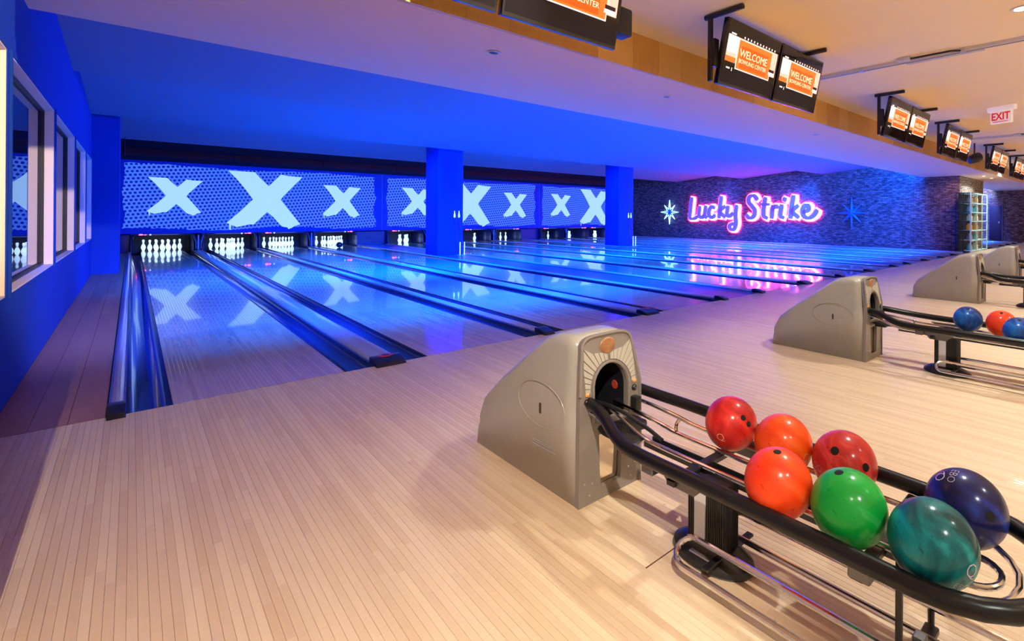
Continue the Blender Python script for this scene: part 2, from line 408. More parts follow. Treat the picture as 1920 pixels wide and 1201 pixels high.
# walls
WIN = [(-1.6, .66), (.88, 3.56), (3.74, 6.28), (6.48, 8.74), (8.94, 10.66)]
WZ0, WZ1 = .74, 2.39
bm = bmesh.new(); T = .2
box(bm, WX-T, WX, -2.16, YB, 0, WZ0); box(bm, WX-T, WX, -2.16, YB, WZ1, 4.2)
ys = [-2.16]+[v for w_ in WIN for v in w_]+[YB]
for a, b in zip(ys[::2], ys[1::2]): box(bm, WX-T, WX, a, b, WZ0, WZ1)
tag(mk('wall_left', bm, M_bluewall, sm=False), kind='structure')
tag(mk('wall_left', bx(WX-T, -.515, YR, -2.165, 0, 3.4), M_white, sm=False), kind='structure')   # wall steps in just outside the frame
for i, (a, b) in enumerate(WIN):
    wn = bpy.data.objects.new('window_%d' % (i+1), None); wn.location = (WX, (a+b)/2, WZ0); COL.objects.link(wn); tag(wn, kind='structure')
    D = -.09; h = WZ1-WZ0; L2 = (b-a)/2; t = .012
    for nm, ar in (('sill', (D, .006, -L2, L2, 0, t)), ('head', (D, .006, -L2, L2, h-t, h)),
                   ('jamb', (D, .006, L2-t, L2, t, h-t)), ('jamb', (D, .006, -L2, -L2+t, t, h-t))):
        mk(nm, bx(*ar), M_jamb, wn, sm=False)
    for nm, ar in (('casing', (0, .012, -L2-.035, L2+.035, -.035, 0)), ('casing', (0, .012, -L2-.035, L2+.035, h, h+.035)),
                   ('casing', (0, .012, -L2-.035, -L2, 0, h)), ('casing', (0, .012, L2, L2+.035, 0, h))):
        mk(nm, bx(*ar), M_bluewall, wn, sm=False)
    bm = bmesh.new(); g_ = .03
    box(bm, D+.008, D+.03, -L2+t, -L2+t+g_, t, h-t); box(bm, D+.008, D+.03, L2-t-g_, L2-t, t, h-t)
    box(bm, D+.008, D+.03, -L2+t, L2-t, t, t+g_*.6); box(bm, D+.008, D+.03, -L2+t, L2-t, h-t-g_*.6, h-t)
    mk('gasket', bm, M_gasket, wn, sm=False)
    mk('pane', bx(D, D+.008, -L2+t, L2-t, t, h-t), M_glass, wn, sm=False)
tag(mk('wall_back', bx(WX-.2, RX, YB-.1, YB, -.2, 4.2), M_dark, sm=False), kind='structure')
tag(mk('wall_rear', bx(WX-.2, RX, YR-.1, YR, 0, 3.4), M_white, sm=False), kind='structure')
BXW = 22.8
bm = bx(BXW, 26.9, .45, YB-.1, 0, 4.1)
bk = mk('wall_right', bm, [M_brick, M_brickpale], sm=False); tag(bk, kind='structure')
for p_ in bk.data.polygons:
    if p_.normal.y < -.9: p_.material_index = 1
fr = tag(mk('wall_right', bx(RX, RX+.2, YR, YB, -.2, 4.2), M_brick, sm=False), kind='structure')
dr = tag(mk('door_1', bevel(bx(RX-.05, RX-.001, 1.42, 2.02, 0, 2.05), .006), mat('door_purple', rgb('#3a2040'), .5)), kind='structure')
mk('door_handle', bx(RX-.09, RX-.052, 1.5, 1.56, .98, 1.1), M_steel, dr)
tag(mk('trim_1', bx(RX-.06, RX-.001, 1.32, 1.41, 0, 2.14), mat('door_trim', rgb('#5c3a50'), .5), sm=False), kind='structure')
# pilaster on the left
tag(mk('wall_left', bx(WX, -.40, 10.74, 12.0, 0, 3.62), M_bluewall, sm=False), kind='structure')

# ceilings: approach ceiling, soffit with wood fascia, saw-tooth ceiling over the lanes
def prism_x(prof, x0, x1):
    bm = bmesh.new(); A = [bm.verts.new((x0, y, z)) for y, z in prof]; B = [bm.verts.new((x1, y, z)) for y, z in prof]; n = len(prof)
    for i in range(n): bm.faces.new((A[i], A[(i+1) % n], B[(i+1) % n], B[i]))
    bm.faces.new(A[::-1]); bm.faces.new(B); return bm
CZ = 3.36
tag(mk('ceiling', bx(WX-.2, RX, YR, -.60, CZ, 3.5), M_tan, sm=False), kind='structure')
tag(mk('ceiling', prism_x([(-.58, 2.96), (1.70, 2.95), (1.70, 3.72), (-.58, 3.72)], WX, RX), M_soffit, sm=False), kind='structure')
tag(mk('ceiling', prism_x([(1.70, 3.655), (6.03, 3.305), (6.03, 3.645), (10.38, 3.295), (10.38, 3.66), (14.93, 3.30), (14.93, 3.9), (1.70, 3.9)], WX, RX), M_laneceil, sm=False), kind='structure')
tag(mk('ceiling', bx(WX, RX, 14.94, YB, 4.1, 4.2), M_dark, sm=False), kind='structure')
fas = tag(bpy.data.objects.new('trim_2', None), kind='structure'); COL.objects.link(fas); fas.location = (0, -.6, 2.96)
x = WX
while x < 21.3:
    w_ = random.choice((.42, .52, .62, .62))
    mk('panel', bx(x+.0015, x+w_-.0015, -.022, .018, .0, .40), M_fascia, fas, sm=False); x += w_
mk('panel', bx(x, RX, -.022, .018, .0, .40), M_soffit, fas, sm=False)
# header above the masking panels
hd = tag(mk('trim_3', bx(WX, BXW, 19.25, 19.35, 2.9, 4.1), M_dark, sm=False), kind='structure')
x = -.4
while x < 22.5:
    mk('panel', bx(x, min(x+2.88, BXW), 19.2, 19.25, 3.20, 3.46), M_header, hd, sm=False); x += 2.9

# columns between the lane blocks
def column(x0, x1, y0, y1, label):
    t = thing('column', label, 'column', ((x0+x1)/2, (y0+y1)/2, .0))
    a, b = (x1-x0)/2, (y1-y0)/2
    mk('shaft', bevel(bx(-a, a, -b, b, 0, 3.55), .012), M_bluecol, t)
    for i, dx in enumerate((.12, .27)):       # pin shaped hooks with cables down to small floor stands
        bm = lathe(bmesh.new(), [(0, 0), (.022, .004), (.03, .05), (.022, .12), (.012, .16), (.016, .2), (0, .225)], 10, (dx, -b-.03, 1.2))
        mk('hook', bm, M_pin, t)
        bm = tube(bmesh.new(), catmull([(dx, -b-.02, 1.2), (dx+.05, -b-.03, .8), (dx+.07, -b-.10, .45), (dx+.10, -b-.2, .20)], 5), .008, 6)
        mk('cable', bm, M_black, t)
        bm = cyl(bmesh.new(), (dx+.10, -b-.22, .02), (dx+.10, -b-.22, .42), .014, 8)
        mk('stand_post', bm, M_pin, t)
    mk('stand_foot', bx(.12, .41, -b-.3, -b-.12, 0, .02), M_cap, t, sm=False)
    return t
column(6.60, 7.44, 10.94, 11.85, 'nearer square blue column between the bowling lanes')
column(14.36, 15.22, 10.94, 11.8, 'farther square blue column, in front of the third screen panel')

# ------------------------------------------------------------------ lanes
ORD = ['leftmost', 'second', 'third', 'fourth', 'fifth', 'sixth', 'seventh', 'eighth', 'ninth', 'tenth', 'eleventh', 'twelfth']
LY1 = 17.985
def gutter_bm(x0, x1, y0, y1):
    bm = bmesh.new(); n = 10; cx_ = (x0+x1)/2; r = (x1-x0)/2; P = []
    for k in range(n+1):
        a = PI*k/n; P.append((cx_-r*math.cos(a), -.01-.085*math.sin(a)**.8))
    P += [(x1, -.125), (x0, -.125)]
    A = [bm.verts.new((a, y0, b)) for a, b in P]; B = [bm.verts.new((a, y1, b)) for a, b in P]; m = len(P)
    for i in range(m): bm.faces.new((A[i], A[(i+1) % m], B[(i+1) % m], B[i]))
    bm.faces.new(A[::-1]); bm.faces.new(B); return bm
def lane(x0, label, gl, gr, detail, grp='bowling lanes'):
    t = thing('bowling_lane', label, 'bowling lane', (x0, 0, 0), grp)
    if detail:
        mk('lane_bed', bx(0, LW, .003, LY1, -.12, -.004), M_joint, t, sm=False)
        w_ = LW/39
        tmp = board_mesh('b', w_, .004, LY1); bmesh.ops.recalc_face_normals(tmp, faces=tmp.faces)
        me = bpy.data.meshes.new('lane_board'); tmp.to_mesh(me); tmp.free(); me.materials.append(M_lane)
        for k in range(39):
            o = bpy.data.objects.new('board', me); o.location = (k*w_, 0, 0); link(o, t)
    else:
        mk('lane_surface', bx(0, LW, .003, LY1, -.12, 0), M_lane, t, sm=False)
    mk('gutter', gutter_bm(-gl, -.002, .003, LY1), M_gutter, t)
    mk('gutter', gutter_bm(LW+.002, LW+gr, .003, LY1), M_gutter, t)
    # foul-line arrows and dots are not visible; a thin lit line marks the pin deck
    return t
G = .235; GN = .205
for i, x0 in enumerate(LX):
    j = i % 4
    gl = G if j in (0, 1, 3) else GN; gr = G if j in (0, 2, 3) else GN
    lane(x0, '%s bowling lane counted from the left blue wall, %s' % (ORD[i], 'glossy maple' if i < 4 else 'shining blue'), gl, gr, i < 3)
for i, x0 in enumerate(FARX):
    lane(x0, 'lane %s beyond the shelf column at the far right' % ('next to the column', 'second out', 'in the middle', 'fourth out', 'farthest out')[i], .2, .2, False, 'lanes of the far section')

# dividers between lanes: capping rail and black end cap
def divider(xc, w_, label, badge=False, left=False, y1=18.0, grp='lane dividers'):
    t = thing('lane_divider', label, 'lane divider', (xc, 0, -.06), grp)
    h = .095; a = w_/2
    P = [(-a, -.06), (-a, h-.02), (-a+.012, h-.006), (-a+.03, h), (a-.03, h), (a-.012, h-.006), (a, h-.02), (a, -.06)]
    bm = bmesh.new(); A = [bm.verts.new((u, .05, v)) for u, v in P]; B = [bm.verts.new((u, y1, v)) for u, v in P]
    for k in range(len(P)): bm.faces.new((A[k], A[(k+1) % len(P)], B[(k+1) % len(P)], B[k]))
    bm.faces.new(A[::-1]); bm.faces.new(B)
    mk('capping', bm, M_cap, t)
    bm = bmesh.new()
    for s in (-1, 1):
        box(bm, s*(a+.001), s*(a+.012), .05, y1, h-.04, h-.022)
    mk('side_strip', bm, M_steel, t, sm=False)
    # end cap: sloped nose, slightly wider than the capping
    b = a+.014
    prof = [(-.085, .06), (-.085, h-.045), (-.05, h-.004), (.05, h+.022), (.13, h+.022), (.13, .06)]
    prof = [(y, max(z, .061)) for y, z in prof]
    bm = bmesh.new(); A = [bm.verts.new((-b, u, v)) for u, v in prof]; B = [bm.verts.new((b, u, v)) for u, v in prof]
    for k in range(len(prof)): bm.faces.new((A[k], A[(k+1) % len(prof)], B[(k+1) % len(prof)], B[k]))
    bm.faces.new(A[::-1]); bm.faces.new(B)
    bevel(bm, .008)
    mk('end_cap', bm, M_black, t)
    if badge:
        c = lathe(bmesh.new(), [(0, .003), (.05, .003), (.055, 0)], 24, (0, 0, 0))
        for v in c.verts: v.co.x *= 1.15
        o = mk('badge', c, M_redprint, t, loc=(0, .083, h+.0225))
        c = lathe(bmesh.new(), [(.0, .0035), (.026, .0035), (.03, .003)], 16)
        mk('badge_centre', c, M_black, o)
    return t
mid = lambda i: (LX[i]+LW + LX[i+1])/2
dl = 'black-capped divider rail between the %s and %s lanes'
divider(-.272, .06, 'black-capped rail left of the leftmost lane gutter beside the walkway')
for i in range(11):
    if i % 4 == 3:
        xa = LX[i]+LW+G+.047; xb = LX[i+1]-G-.047
        divider(xa, .09, 'divider rail along the right gutter of the %s lane' % ORD[i])
        divider(xb, .09, 'divider rail along the left gutter of the %s lane' % ORD[i+1])
        tag(mk('lane_platform', bx(xa+.062, xb-.062, .003, 18.2, -.13, .0), M_island, sm=False), 'wide matt blue strip with %s column standing on it' % ('the nearer' if i == 3 else 'the farther'), 'platform', 'platforms between lane blocks')
    elif i % 2 == 0: divider(mid(i), g1-2*G-.004, dl % (ORD[i], ORD[i+1]), badge=True)
    else: divider(mid(i), g2-2*GN-.004, dl % (ORD[i], ORD[i+1]))
divider(END12+G+.047, .09, 'last divider rail at the foot of the dark brick wall')
tag(mk('side_strip', bx(END12+G+.112, BXW-.003, .003, 18.2, -.13, 0), M_island, sm=False), 'narrow blue strip along the foot of the dark brick wall', 'floor strip')
for i in range(4):
    divider((FARX[i]+LW+FARX[i+1])/2, .1, ('nearest', 'second', 'third', 'fourth')[i]+' divider rail out from the shelf column in the far lanes', grp='dividers of the far section', y1=8)

# ------------------------------------------------------------------ pins and pinsetters
PINPROF = [(0, 0), (.026, 0), (.029, .006), (.045, .05), (.0575, .095), (.0605, .115), (.057, .145), (.045, .19), (.029, .225), (.0235, .255), (.0245, .285), (.0305, .325), (.0325, .345), (.028, .367), (.016, .378), (0, .381)]
def pin_things():
    t = thing('bowling_pin', 'x', 'bowling pin')
    mk('body', lathe(bmesh.new(), PINPROF, 16), M_pin, t)
    bm = bmesh.new()
    for z, r in ((.238, .0272), (.272, .0243)): lathe(bm, [(r-.002, z-.005), (r+.0008, z-.005), (r+.0008, z+.005), (r-.002, z+.005)], 14)
    mk('stripe', bm, M_red, t); return t
PN = ['head pin', 'second-row left pin', 'second-row right pin', 'third-row left pin', 'third-row middle pin', 'third-row right pin', 'back-row left corner pin', 'back-row inner left pin', 'back-row inner right pin', 'back-row right corner pin']
PP = []
for r_ in range(4):
    for k in range(r_+1): PP.append(((k-r_/2)*.3048, r_*.264))
show = {0: range(10), 1: range(10), 2: range(10), 3: range(10), 4: (2, 4, 5, 8, 9), 5: (0, 4), 6: (2, 5, 9), 7: (5, 8, 9), 8: (9,), 9: (1, 4, 8), 10: (0, 2, 5), 11: (4,)}
proto = None
for i, x0 in enumerate(LX):
    for k in show[i]:
        px, py = PP[k]; loc = (x0+LW/2+px, 18.29+py, 0)
        if proto is None: proto = pin_things(); o = proto
        else: o = copy_tree(proto)
        o.location = loc
        tag(o, 'white %s standing on the %s lane' % (PN[k], ORD[i]), 'bowling pin', 'pins at the far end of the lanes')
M_kick = mat('kickback_panel', (.008, .015, .09), .3, coat=.3)
M_interior = mat('pinsetter_dark', (.006, .006, .012), .6)
def pinsetter(x0, label, side):
    t = thing('pinsetter', label, 'pinsetter', (x0, 18.0, 0), 'pinsetters under the masking panels')
    e = .225
    for s, xx in ((0, -e), (1, LW+e)):
        prof = [(.0, -.12), (.0, .30), (.05, .46), (.16, .565), (1.5, .565), (1.5, -.12)]
        bm = bmesh.new(); A = [bm.verts.new((xx-.012, u, v)) for u, v in prof]; B = [bm.verts.new((xx+.012, u, v)) for u, v in prof]
        for k in range(6): bm.faces.new((A[k], A[(k+1) % 6], B[(k+1) % 6], B[k]))
        bm.faces.new(A[::-1]); bm.faces.new(B)
        mk('side_panel', bm, M_kick, t, sm=False)
    mk('pin_deck', bx(0, LW, .002, 1.27, -.12, 0), M_lane, t, sm=False)
    mk('curtain', bx(-.2, LW+.2, 1.28, 1.3, -.1, .56), M_interior, t, sm=False)
    mk('top_cover', bx(-.21, LW+.21, .2, 1.45, .567, .578), M_interior, t, sm=False)
    mk('sweep_bar', tube(bmesh.new(), catmull([(-.18, .1, .42), (-.17, .04, .52), (0, .02, .555), (LW, .02, .555), (LW+.17, .04, .52), (LW+.18, .1, .42)], 4), .012, 8), M_kick, t)
    xl = .0 if side == 0 else LW
    o = mk('foul_lamp', lathe(bmesh.new(), [(0, -.012), (.035, -.01), (.042, 0), (.03, .014), (0, .018)], 12, (xl, .0, .575)), M_redlamp, t)
    for v in o.data.vertices: v.co.x = xl+(v.co.x-xl)*1.2
    mk('lamp_stem', bx(xl+(.07 if side == 0 else -.13), xl+(.13 if side == 0 else -.07), -.01, .01, .566, .578), M_redlamp, t, sm=False)
    mk('sensor', bevel(bx(xl+(.2 if side == 0 else -.24), xl+(.24 if side == 0 else -.2), -.01, .02, .55, .595), .006, 1), M_pin, t)
    return t
for i, x0 in enumerate(LX):
    pinsetter(x0, 'dark pinsetter bay at the end of the %s lane' % ORD[i], i % 2)
    add_light('pin_light', 'AREA', (x0+LW/2, 18.17, .56), 2.2, (.8, .93, 1), (0, .7, -1), .8, .04)
# blue curved guards between pairs, blank panels at the platforms
for i in range(11):
    if i % 4 == 3: 
        xa, xb = LX[i]+LW+.25, LX[i+1]-.25
        tag(mk('blank_panel', bevel(bx(xa, xb, 18.25, 18.29, -.12, .56), .004, 1), M_kick), 'plain blue panel closing the gap between the %s and %s pinsetters' % (ORD[i], ORD[i+1]), 'panel')
    elif i % 2 == 0:
        t = thing('ball_guard', 'pair of blue curved ball-return guards between the %s and %s lanes' % (ORD[i], ORD[i+1]), 'guard', (mid(i), 17.9, -.05), 'ball return guards at the pinsetters')
        for s in (-1, 1):
            bm = tube(bmesh.new(), catmull([(s*.05, 0, .12), (s*.055, .0, .35), (s*.09, .02, .5), (s*.13, .06, .62)], 5), .025, 8)
            mk('guard_arm', bm, M_kick, t)
        mk('guard_plate', bx(-.02, .02, .02, .04, .1, .6), M_cap, t, sm=False)
tag(mk('blank_panel', bevel(bx(-.79, -.26, 18.25, 18.3, -.1, .56), .004, 1), M_kick), 'dark panel left of the leftmost pinsetter', 'panel')
# masking panels
def xshape(w_, h_, t=.012):
    P = [(400,345),(650,358),(700,410),(785,482),(905,378),(980,390),(1130,400),(930,575),(905,605),(1000,710),(1110,830),(1050,845),(1020,862),(985,872),(975,856),(930,850),(900,830),(830,760),(770,715),(700,775),(640,825),(600,822),(560,832),(480,845),(430,825),(427,870),(415,868),(410,815),(388,808),(520,700),(632,600),(560,510),(480,420)]
    Q = []
    for u, v in P:
        vv = v-(u-385)*(.042-.034*(v-345)/500)
        Q.append(((u-385)/745*w_, (1-(vv-340)/505)*h_))
    return plate(Q, [], lambda a, b, c: (a, -c, b), t)
def ragged(w_, h_, seed):
    rnd = random.Random(seed); P = []
    n = 90
    for k in range(n): P.append((w_*k/n, .02+.05*math.sin(k*.13+seed)+rnd.uniform(-.018, .018)))
    for k in range(34): P.append((w_-.04+.05*math.sin(k*.35+seed)+rnd.uniform(-.045, .03), .05+(h_-.08)*k/34))
    for k in range(n): P.append((w_*(1-k/n), h_-.03-.03*math.sin(k*.11+2*seed)+rnd.uniform(-.016, .016)))
    for k in range(34): P.append((.03+.03*math.sin(k*.3)+rnd.uniform(-.02, .02), (h_-.03)*(1-k/34)+.01))
    return P
PX = [(-.5, 7.56, 0), (7.585, 15.70, 8.2), (15.725, BXW-.02, 16.29)]
for i, (xa, xb, off) in enumerate(PX):
    t = thing('masking_panel', '%s long halftone screen panel with white X marks' % ('leftmost', 'middle, behind the nearer column,', 'rightmost, beside the brick wall,')[i], 'screen panel', (0, 18.75, .58), 'masking panels above the pins')
    mk('panel', bx(xa, xb, 0, .05, 0, 2.44), M_panelblue, t, sm=False)
    fx0 = (-.44, 7.72, 15.86)[i]; fw = min(7.72, xb-fx0-.02)
    P = ragged(fw, 2.22, i+1)
    mk('printed_field', plate(P, [], lambda a, b, c: (fx0+a, -c, .13+b), .004), M_half, t, sm=False)
    for dx, w_, z0, h_ in ((.134, 1.43, .67, 1.24), (2.217, 2.35, .20, 2.07), (5.257, 1.43, .60, 1.28)):
        if off+dx+w_ > xb: continue
        o = mk('printed_x', xshape(w_, h_, .003), M_xprint, t, sm=False, loc=(off+dx, -.005, z0))
    mk('edge_trim', bx(xb-.03, xb, -.012, 0, 0, 2.44), mat('edge_trim_blue', (.02, .12, .8), .4, emit=(0, .04, .5), es=.5), t, sm=False)
# hanging wires
for k, xx in enumerate((-.35, 3.2, 5.6)):
    tag(mk('hanging_wire', cyl(bmesh.new(), (xx, 14.6, 2.8), (xx, 14.6, 3.345), .006, 6), M_black), '%s thin black wire hanging before the leftmost screen' % ('left', 'middle', 'right')[k], 'wire', 'hanging wires')
# stray ball in the fourth lane gutter end
tag(mk('bowling_ball', lathe(bmesh.new(), [(.108*math.sin(a*PI/16), -.108*math.cos(a*PI/16)) for a in range(17)], 24, (0, 0, 0)), M_black, loc=(LX[3]+.37, 17.0, .108)), 'black ball rolling on the fourth lane before its pins', 'bowling ball')

# ------------------------------------------------------------------ neon sign and stars on the brick wall
SX = BXW-.14
STROKES = [('L',[[(13.68, 2.33), (13.73, 1.96), (13.77, 1.59), (13.8, 1.19), (13.52, 1.15), (13.26, 1.26)]]),
('u',[[(13.09, 1.82), (13.14, 1.36), (12.95, 1.21), (12.76, 1.36)], [(12.67, 1.84), (12.74, 1.36), (12.62, 1.22)]]),
('c',[[(12.09, 1.75), (12.27, 1.83), (12.42, 1.63), (12.44, 1.36), (12.26, 1.22), (12.04, 1.34)]]),
('k',[[(11.62, 2.35), (11.7, 1.8), (11.76, 1.23)], [(11.4, 1.83), (11.68, 1.56), (11.39, 1.26)]]),
('y',[[(11.18, 1.82), (11.24, 1.42), (11.09, 1.29), (10.88, 1.45)], [(10.64, 1.86), (10.7, 1.39), (10.67, 0.91), (10.81, 0.6), (11.01, 0.63), (11.07, 0.79), (10.85, 0.91)]]),
('S',[[(9.39, 2.18), (9.59, 2.37), (9.84, 2.31), (9.89, 2.06), (9.71, 1.85), (9.53, 1.62), (9.58, 1.32), (9.83, 1.21), (10.02, 1.36)]]),
('t',[[(8.92, 2.24), (8.99, 1.78), (9.0, 1.36), (8.82, 1.22)], [(9.15, 1.92), (8.71, 1.91)]]),
('r',[[(8.48, 1.84), (8.55, 1.24)], [(8.52, 1.64), (8.35, 1.83), (8.22, 1.76)]]),
('i',[[(8.0, 1.86), (8.07, 1.36), (7.91, 1.25)], [(7.82, 2.2), (7.87, 2.09)]]),
('k',[[(7.38, 2.3), (7.47, 1.77), (7.52, 1.25)], [(7.15, 1.83), (7.42, 1.56), (7.12, 1.28)]]),
('e',[[(6.84, 1.52), (6.61, 1.63), (6.63, 1.82), (6.78, 1.84), (6.9, 1.62), (6.83, 1.34), (6.6, 1.24), (6.35, 1.37), (6.19, 1.6)]])]
def ribbon(bm, pts, r, x0, x1):
    P = catmull([(0, y, z) for y, z in pts], 6)
    n = len(P); L_, R_ = [], []
    for i, p in enumerate(P):
        d = (P[min(i+1, n-1)]-P[max(i-1, 0)]).normalized(); nn = Vector((0, -d.z, d.y))
        e = r*(.75 if i in (0, n-1) else 1)
        # broad-nib pen: upright strokes are heavier than sideways ones
        e *= .72+.42*abs(d.z)
        q0 = p+(d*r*.5 if i == n-1 else (-d*r*.5 if i == 0 else Vector()))
        L_.append(q0+nn*e); R_.append(q0-nn*e)
    vs = [[bm.verts.new((xx, q_.y, q_.z)) for q_ in S_] for S_ in (L_, R_) for xx in (x0, x1)]
    a, b, c, d_ = vs
    for i in range(n-1):
        for s, t_ in ((a, c), (c, d_), (d_, b), (b, a)): bm.faces.new((s[i], s[i+1], t_[i+1], t_[i]))
    bm.faces.new((a[0], b[0], d_[0], c[0])); bm.faces.new((a[-1], c[-1], d_[-1], b[-1]))
sign = thing('neon_sign', 'large pink neon script sign spelling two words on the dark brick wall', 'neon sign', (BXW, 10, 1.6))
for ch, st in STROKES:
    bm = bmesh.new(); 
    for s in st: ribbon(bm, [(y-10, z-1.6) for y, z in s], .112, -.17, -.10)
    o = mk('letter', bm, M_letter, sign, sm=False)
    bm = bmesh.new()
    for s in st: ribbon(bm, [(y-10-.03, z-1.6-.01) for y, z in s], .146, -.085, -.07)
    mk('neon_tube', bm, M_neonwhite, o, sm=False)
    bm = bmesh.new()
    for s in st: ribbon(bm, [(y-10-.03, z-1.6-.01) for y, z in s], .225, -.05, -.03)
    mk('neon_glow_back', bm, M_neonpink, o, sm=False)
def star(cy, cz, lit, label):
    t = thing('wall_star', label, 'star', (BXW, cy, cz), 'stars on the brick wall')
    bm = bmesh.new(); 
    def pts(k1):
        P = []
        for k in range(16):
            a = PI*k/8
            r = (.74*k1 if k % 4 == 0 else (.60*k1 if k % 2 == 0 else .16)) if True else 0
            P.append((-r*math.sin(a), r*math.cos(a)))
        return P
    P = pts(.85 if lit else 1)
    c = bm.verts.new((-.2, 0, 0)); rim = [bm.verts.new((-.09, y, z)) for y, z in P]; bk_ = [bm.verts.new((-.06, y, z)) for y, z in P]
    for k in range(16):
        bm.faces.new((c, rim[k], rim[(k+1) % 16])); bm.faces.new((rim[k], bk_[k], bk_[(k+1) % 16], rim[(k+1) % 16]))
    bm.faces.new(bk_)
    mk('star_face', bm, M_star, t, sm=False)
    if lit:
        bm = bmesh.new()
        Q = [(y*1.12+(.0), z*1.12) for y, z in P]
        tube(bm, [(-.10, y, z) for y, z in Q], .028, 6, closed=True)
        mk('neon_tube', bm, M_neonblue, t)
    return t
star(15.4, 1.52, True, 'glowing cyan neon star left of the pink script sign')
star(4.6, 1.48, False, 'unlit blue eight-pointed star right of the pink script sign')

# ------------------------------------------------------------------ ball return units
def hood(t):
    st = [(-1.955, .04, .165), (-1.965, .20, .18), (-2.02, .30, .184), (-2.2, .445, .187), (-2.42, .60, .187), (-2.53, .682, .186), (-2.60, .725, .180), (-2.68, .748, .174), (-2.76, .752, .166), (-2.835, .742, .159)]
    bm = bmesh.new(); rings = []
    for y, zt, w_ in st:
        wb = .19
        crown = min(.055, zt*.25); zs = zt-crown; R = []
        R.append((wb, 0)); R.append((wb-.001, min(zs*.6, .4))); R.append((w_-.002, max(zs-.03, .02)))
        n = 9
        for k in range(n+1):
            a = PI*k/n; cc = math.cos(a); R.append(((w_)*(abs(cc)**.42)*(1 if cc > 0 else -1), zs+crown*(math.sin(a)**.75)))
        R.append((-w_+.002, max(zs-.03, .02))); R.append((-wb+.001, min(zs*.6, .4))); R.append((-wb, 0))
        yb = y
        rings.append([bm.verts.new((u, yb-2.0 if False else yb, v)) for u, v in R])
    # the last ring follows the front plate: upright below, leaning back above the bend
    for v in rings[-1]: v.co.y = -2.862 if v.co.z < .5 else -2.862+(v.co.z-.5)*.16
    m = len(rings[0])
    for A, B in zip(rings, rings[1:]):
        for k in range(m-1): bm.faces.new((A[k], A[k+1], B[k+1], B[k]))
    bm.faces.new(rings[0][::-1])
    o = mk('housing', bm, M_hood, t)
    sm_ = o.modifiers.new('thick', 'SOLIDIFY'); sm_.thickness = .006; sm_.offset = -1
    # front plate
    def yf(z): return 0 if z < .5 else (z-.5)*.16
    n = 14
    top = []
    for k in range(n+1):
        a = PI*k/n; cc = math.cos(a)
        top.append(((.157)*(abs(cc)**.45)*(1 if cc > 0 else -1), .685+.065*(math.sin(a)**.8)))
    outer = [(-.192, 0), (.192, 0), (.192, .25), (.188, .5), (.172, .61)]+top+[(-.172, .61), (-.188, .5), (-.192, .25)]
    arch = [(-.105, .36)]+[(-.105*math.cos(PI*k/14), .50+.115*math.sin(PI*k/14)) for k in range(15)]+[(.105, .36)]
    low = [(-.062, .055), (.062, .055), (.068, .12), (.075, .30), (-.075, .30), (-.068, .12)]
    bm = plate(outer, [arch[::-1], low[::-1]], lambda u, v, c: (u, -2.865-c+yf(v), v), .026)
    fp = mk('front_plate', bm, M_hoodfront, t)
    mk('mirror_insert', bx(-.08, .08, -2.862, -2.858, .05, .31), mat('polished_plate', (.85, .80, .70), .10, metal=1), t, sm=False)  # added mirror in the opening, its reflection stands for bright floor beyond
    # raised rim round the plate and round the arch
    bm = bmesh.new(); tube(bm, [(u, -2.893+yf(v), v) for u, v in outer[1:-1]], .008, 8)
    mk('rim', bm, M_hoodfront, fp)
    bm = bmesh.new(); tube(bm, [(u*1.07, -2.893+yf(v), v+(.005 if v > .5 else 0)) for u, v in arch], .007, 8)
    mk('arch_rim', bm, M_hoodfront, fp)
    # fan inlay: curved cells fanning out round the badge
    bm = bmesh.new()
    for s in (-1, 1):
        cells = [((.122, .42), (.150, .55)), ]
        for k in range(10):
            a0 = math.radians(2+k*8.6); a1 = math.radians(2+k*8.6+7.2)
            def P_(a, rr):
                return (s*(.0+rr*math.cos(a)), .50+rr*math.sin(a))
            r0 = .132
            def rmax(a):
                rx = (.158-.03*max(0, a-.6))/max(math.cos(a), .01); rz = .205/max(math.sin(a), .01)
                r_ = min(rx, rz, .25)
                if a > math.radians(55): r_ = min(r_, .205-.055*((a-math.radians(55))/math.radians(35)))
                return r_
            quad = [P_(a0, r0), P_(a0, rmax(a0)), P_(a1, rmax(a1)), P_(a1, r0)]
            V = [bm.verts.new((u, -2.8925+yf(v), v)) for u, v in quad]+[bm.verts.new((u, -2.8965+yf(v), v)) for u, v in quad]
            for f_ in ((0, 1, 2, 3), (4, 7, 6, 5), (0, 4, 5, 1), (1, 5, 6, 2), (2, 6, 7, 3), (3, 7, 4, 0)): bm.faces.new([V[i] for i in f_])
    mk('fan_inlay', bm, M_inlay, fp, sm=False)
    bm = bmesh.new(); lathe(bm, [(0, .006), (.034, .006), (.038, .003), (.04, 0)], 24)
    bmesh.ops.rotate(bm, verts=bm.verts, cent=(0, 0, 0), matrix=Matrix.Rotation(PI/2, 3, 'X'))
    for v in bm.verts: v.co.x *= 1.25; v.co += Vector((0, -2.8925+yf(.695), .695))
    mk('badge', bm, M_copper, fp)
    for s in (-1, 1):
        bm = lathe(bmesh.new(), [(0, .012), (.010, .012), (.014, .008), (.016, 0)], 14); bmesh.ops.rotate(bm, verts=bm.verts, cent=(0, 0, 0), matrix=Matrix.Rotation(PI/2, 3, 'X'))
        for v in bm.verts: v.co += Vector((s*.150, -2.889, .468))
        o = mk('button', bm, M_black, fp)
        bm = lathe(bmesh.new(), [(0, .015), (.006, .015), (.007, .011)], 12); bmesh.ops.rotate(bm, verts=bm.verts, cent=(0, 0, 0), matrix=Matrix.Rotation(PI/2, 3, 'X'))
        for v in bm.verts: v.co += Vector((s*.150, -2.889, .468))
        mk('button_centre', bm, M_steel, fp)
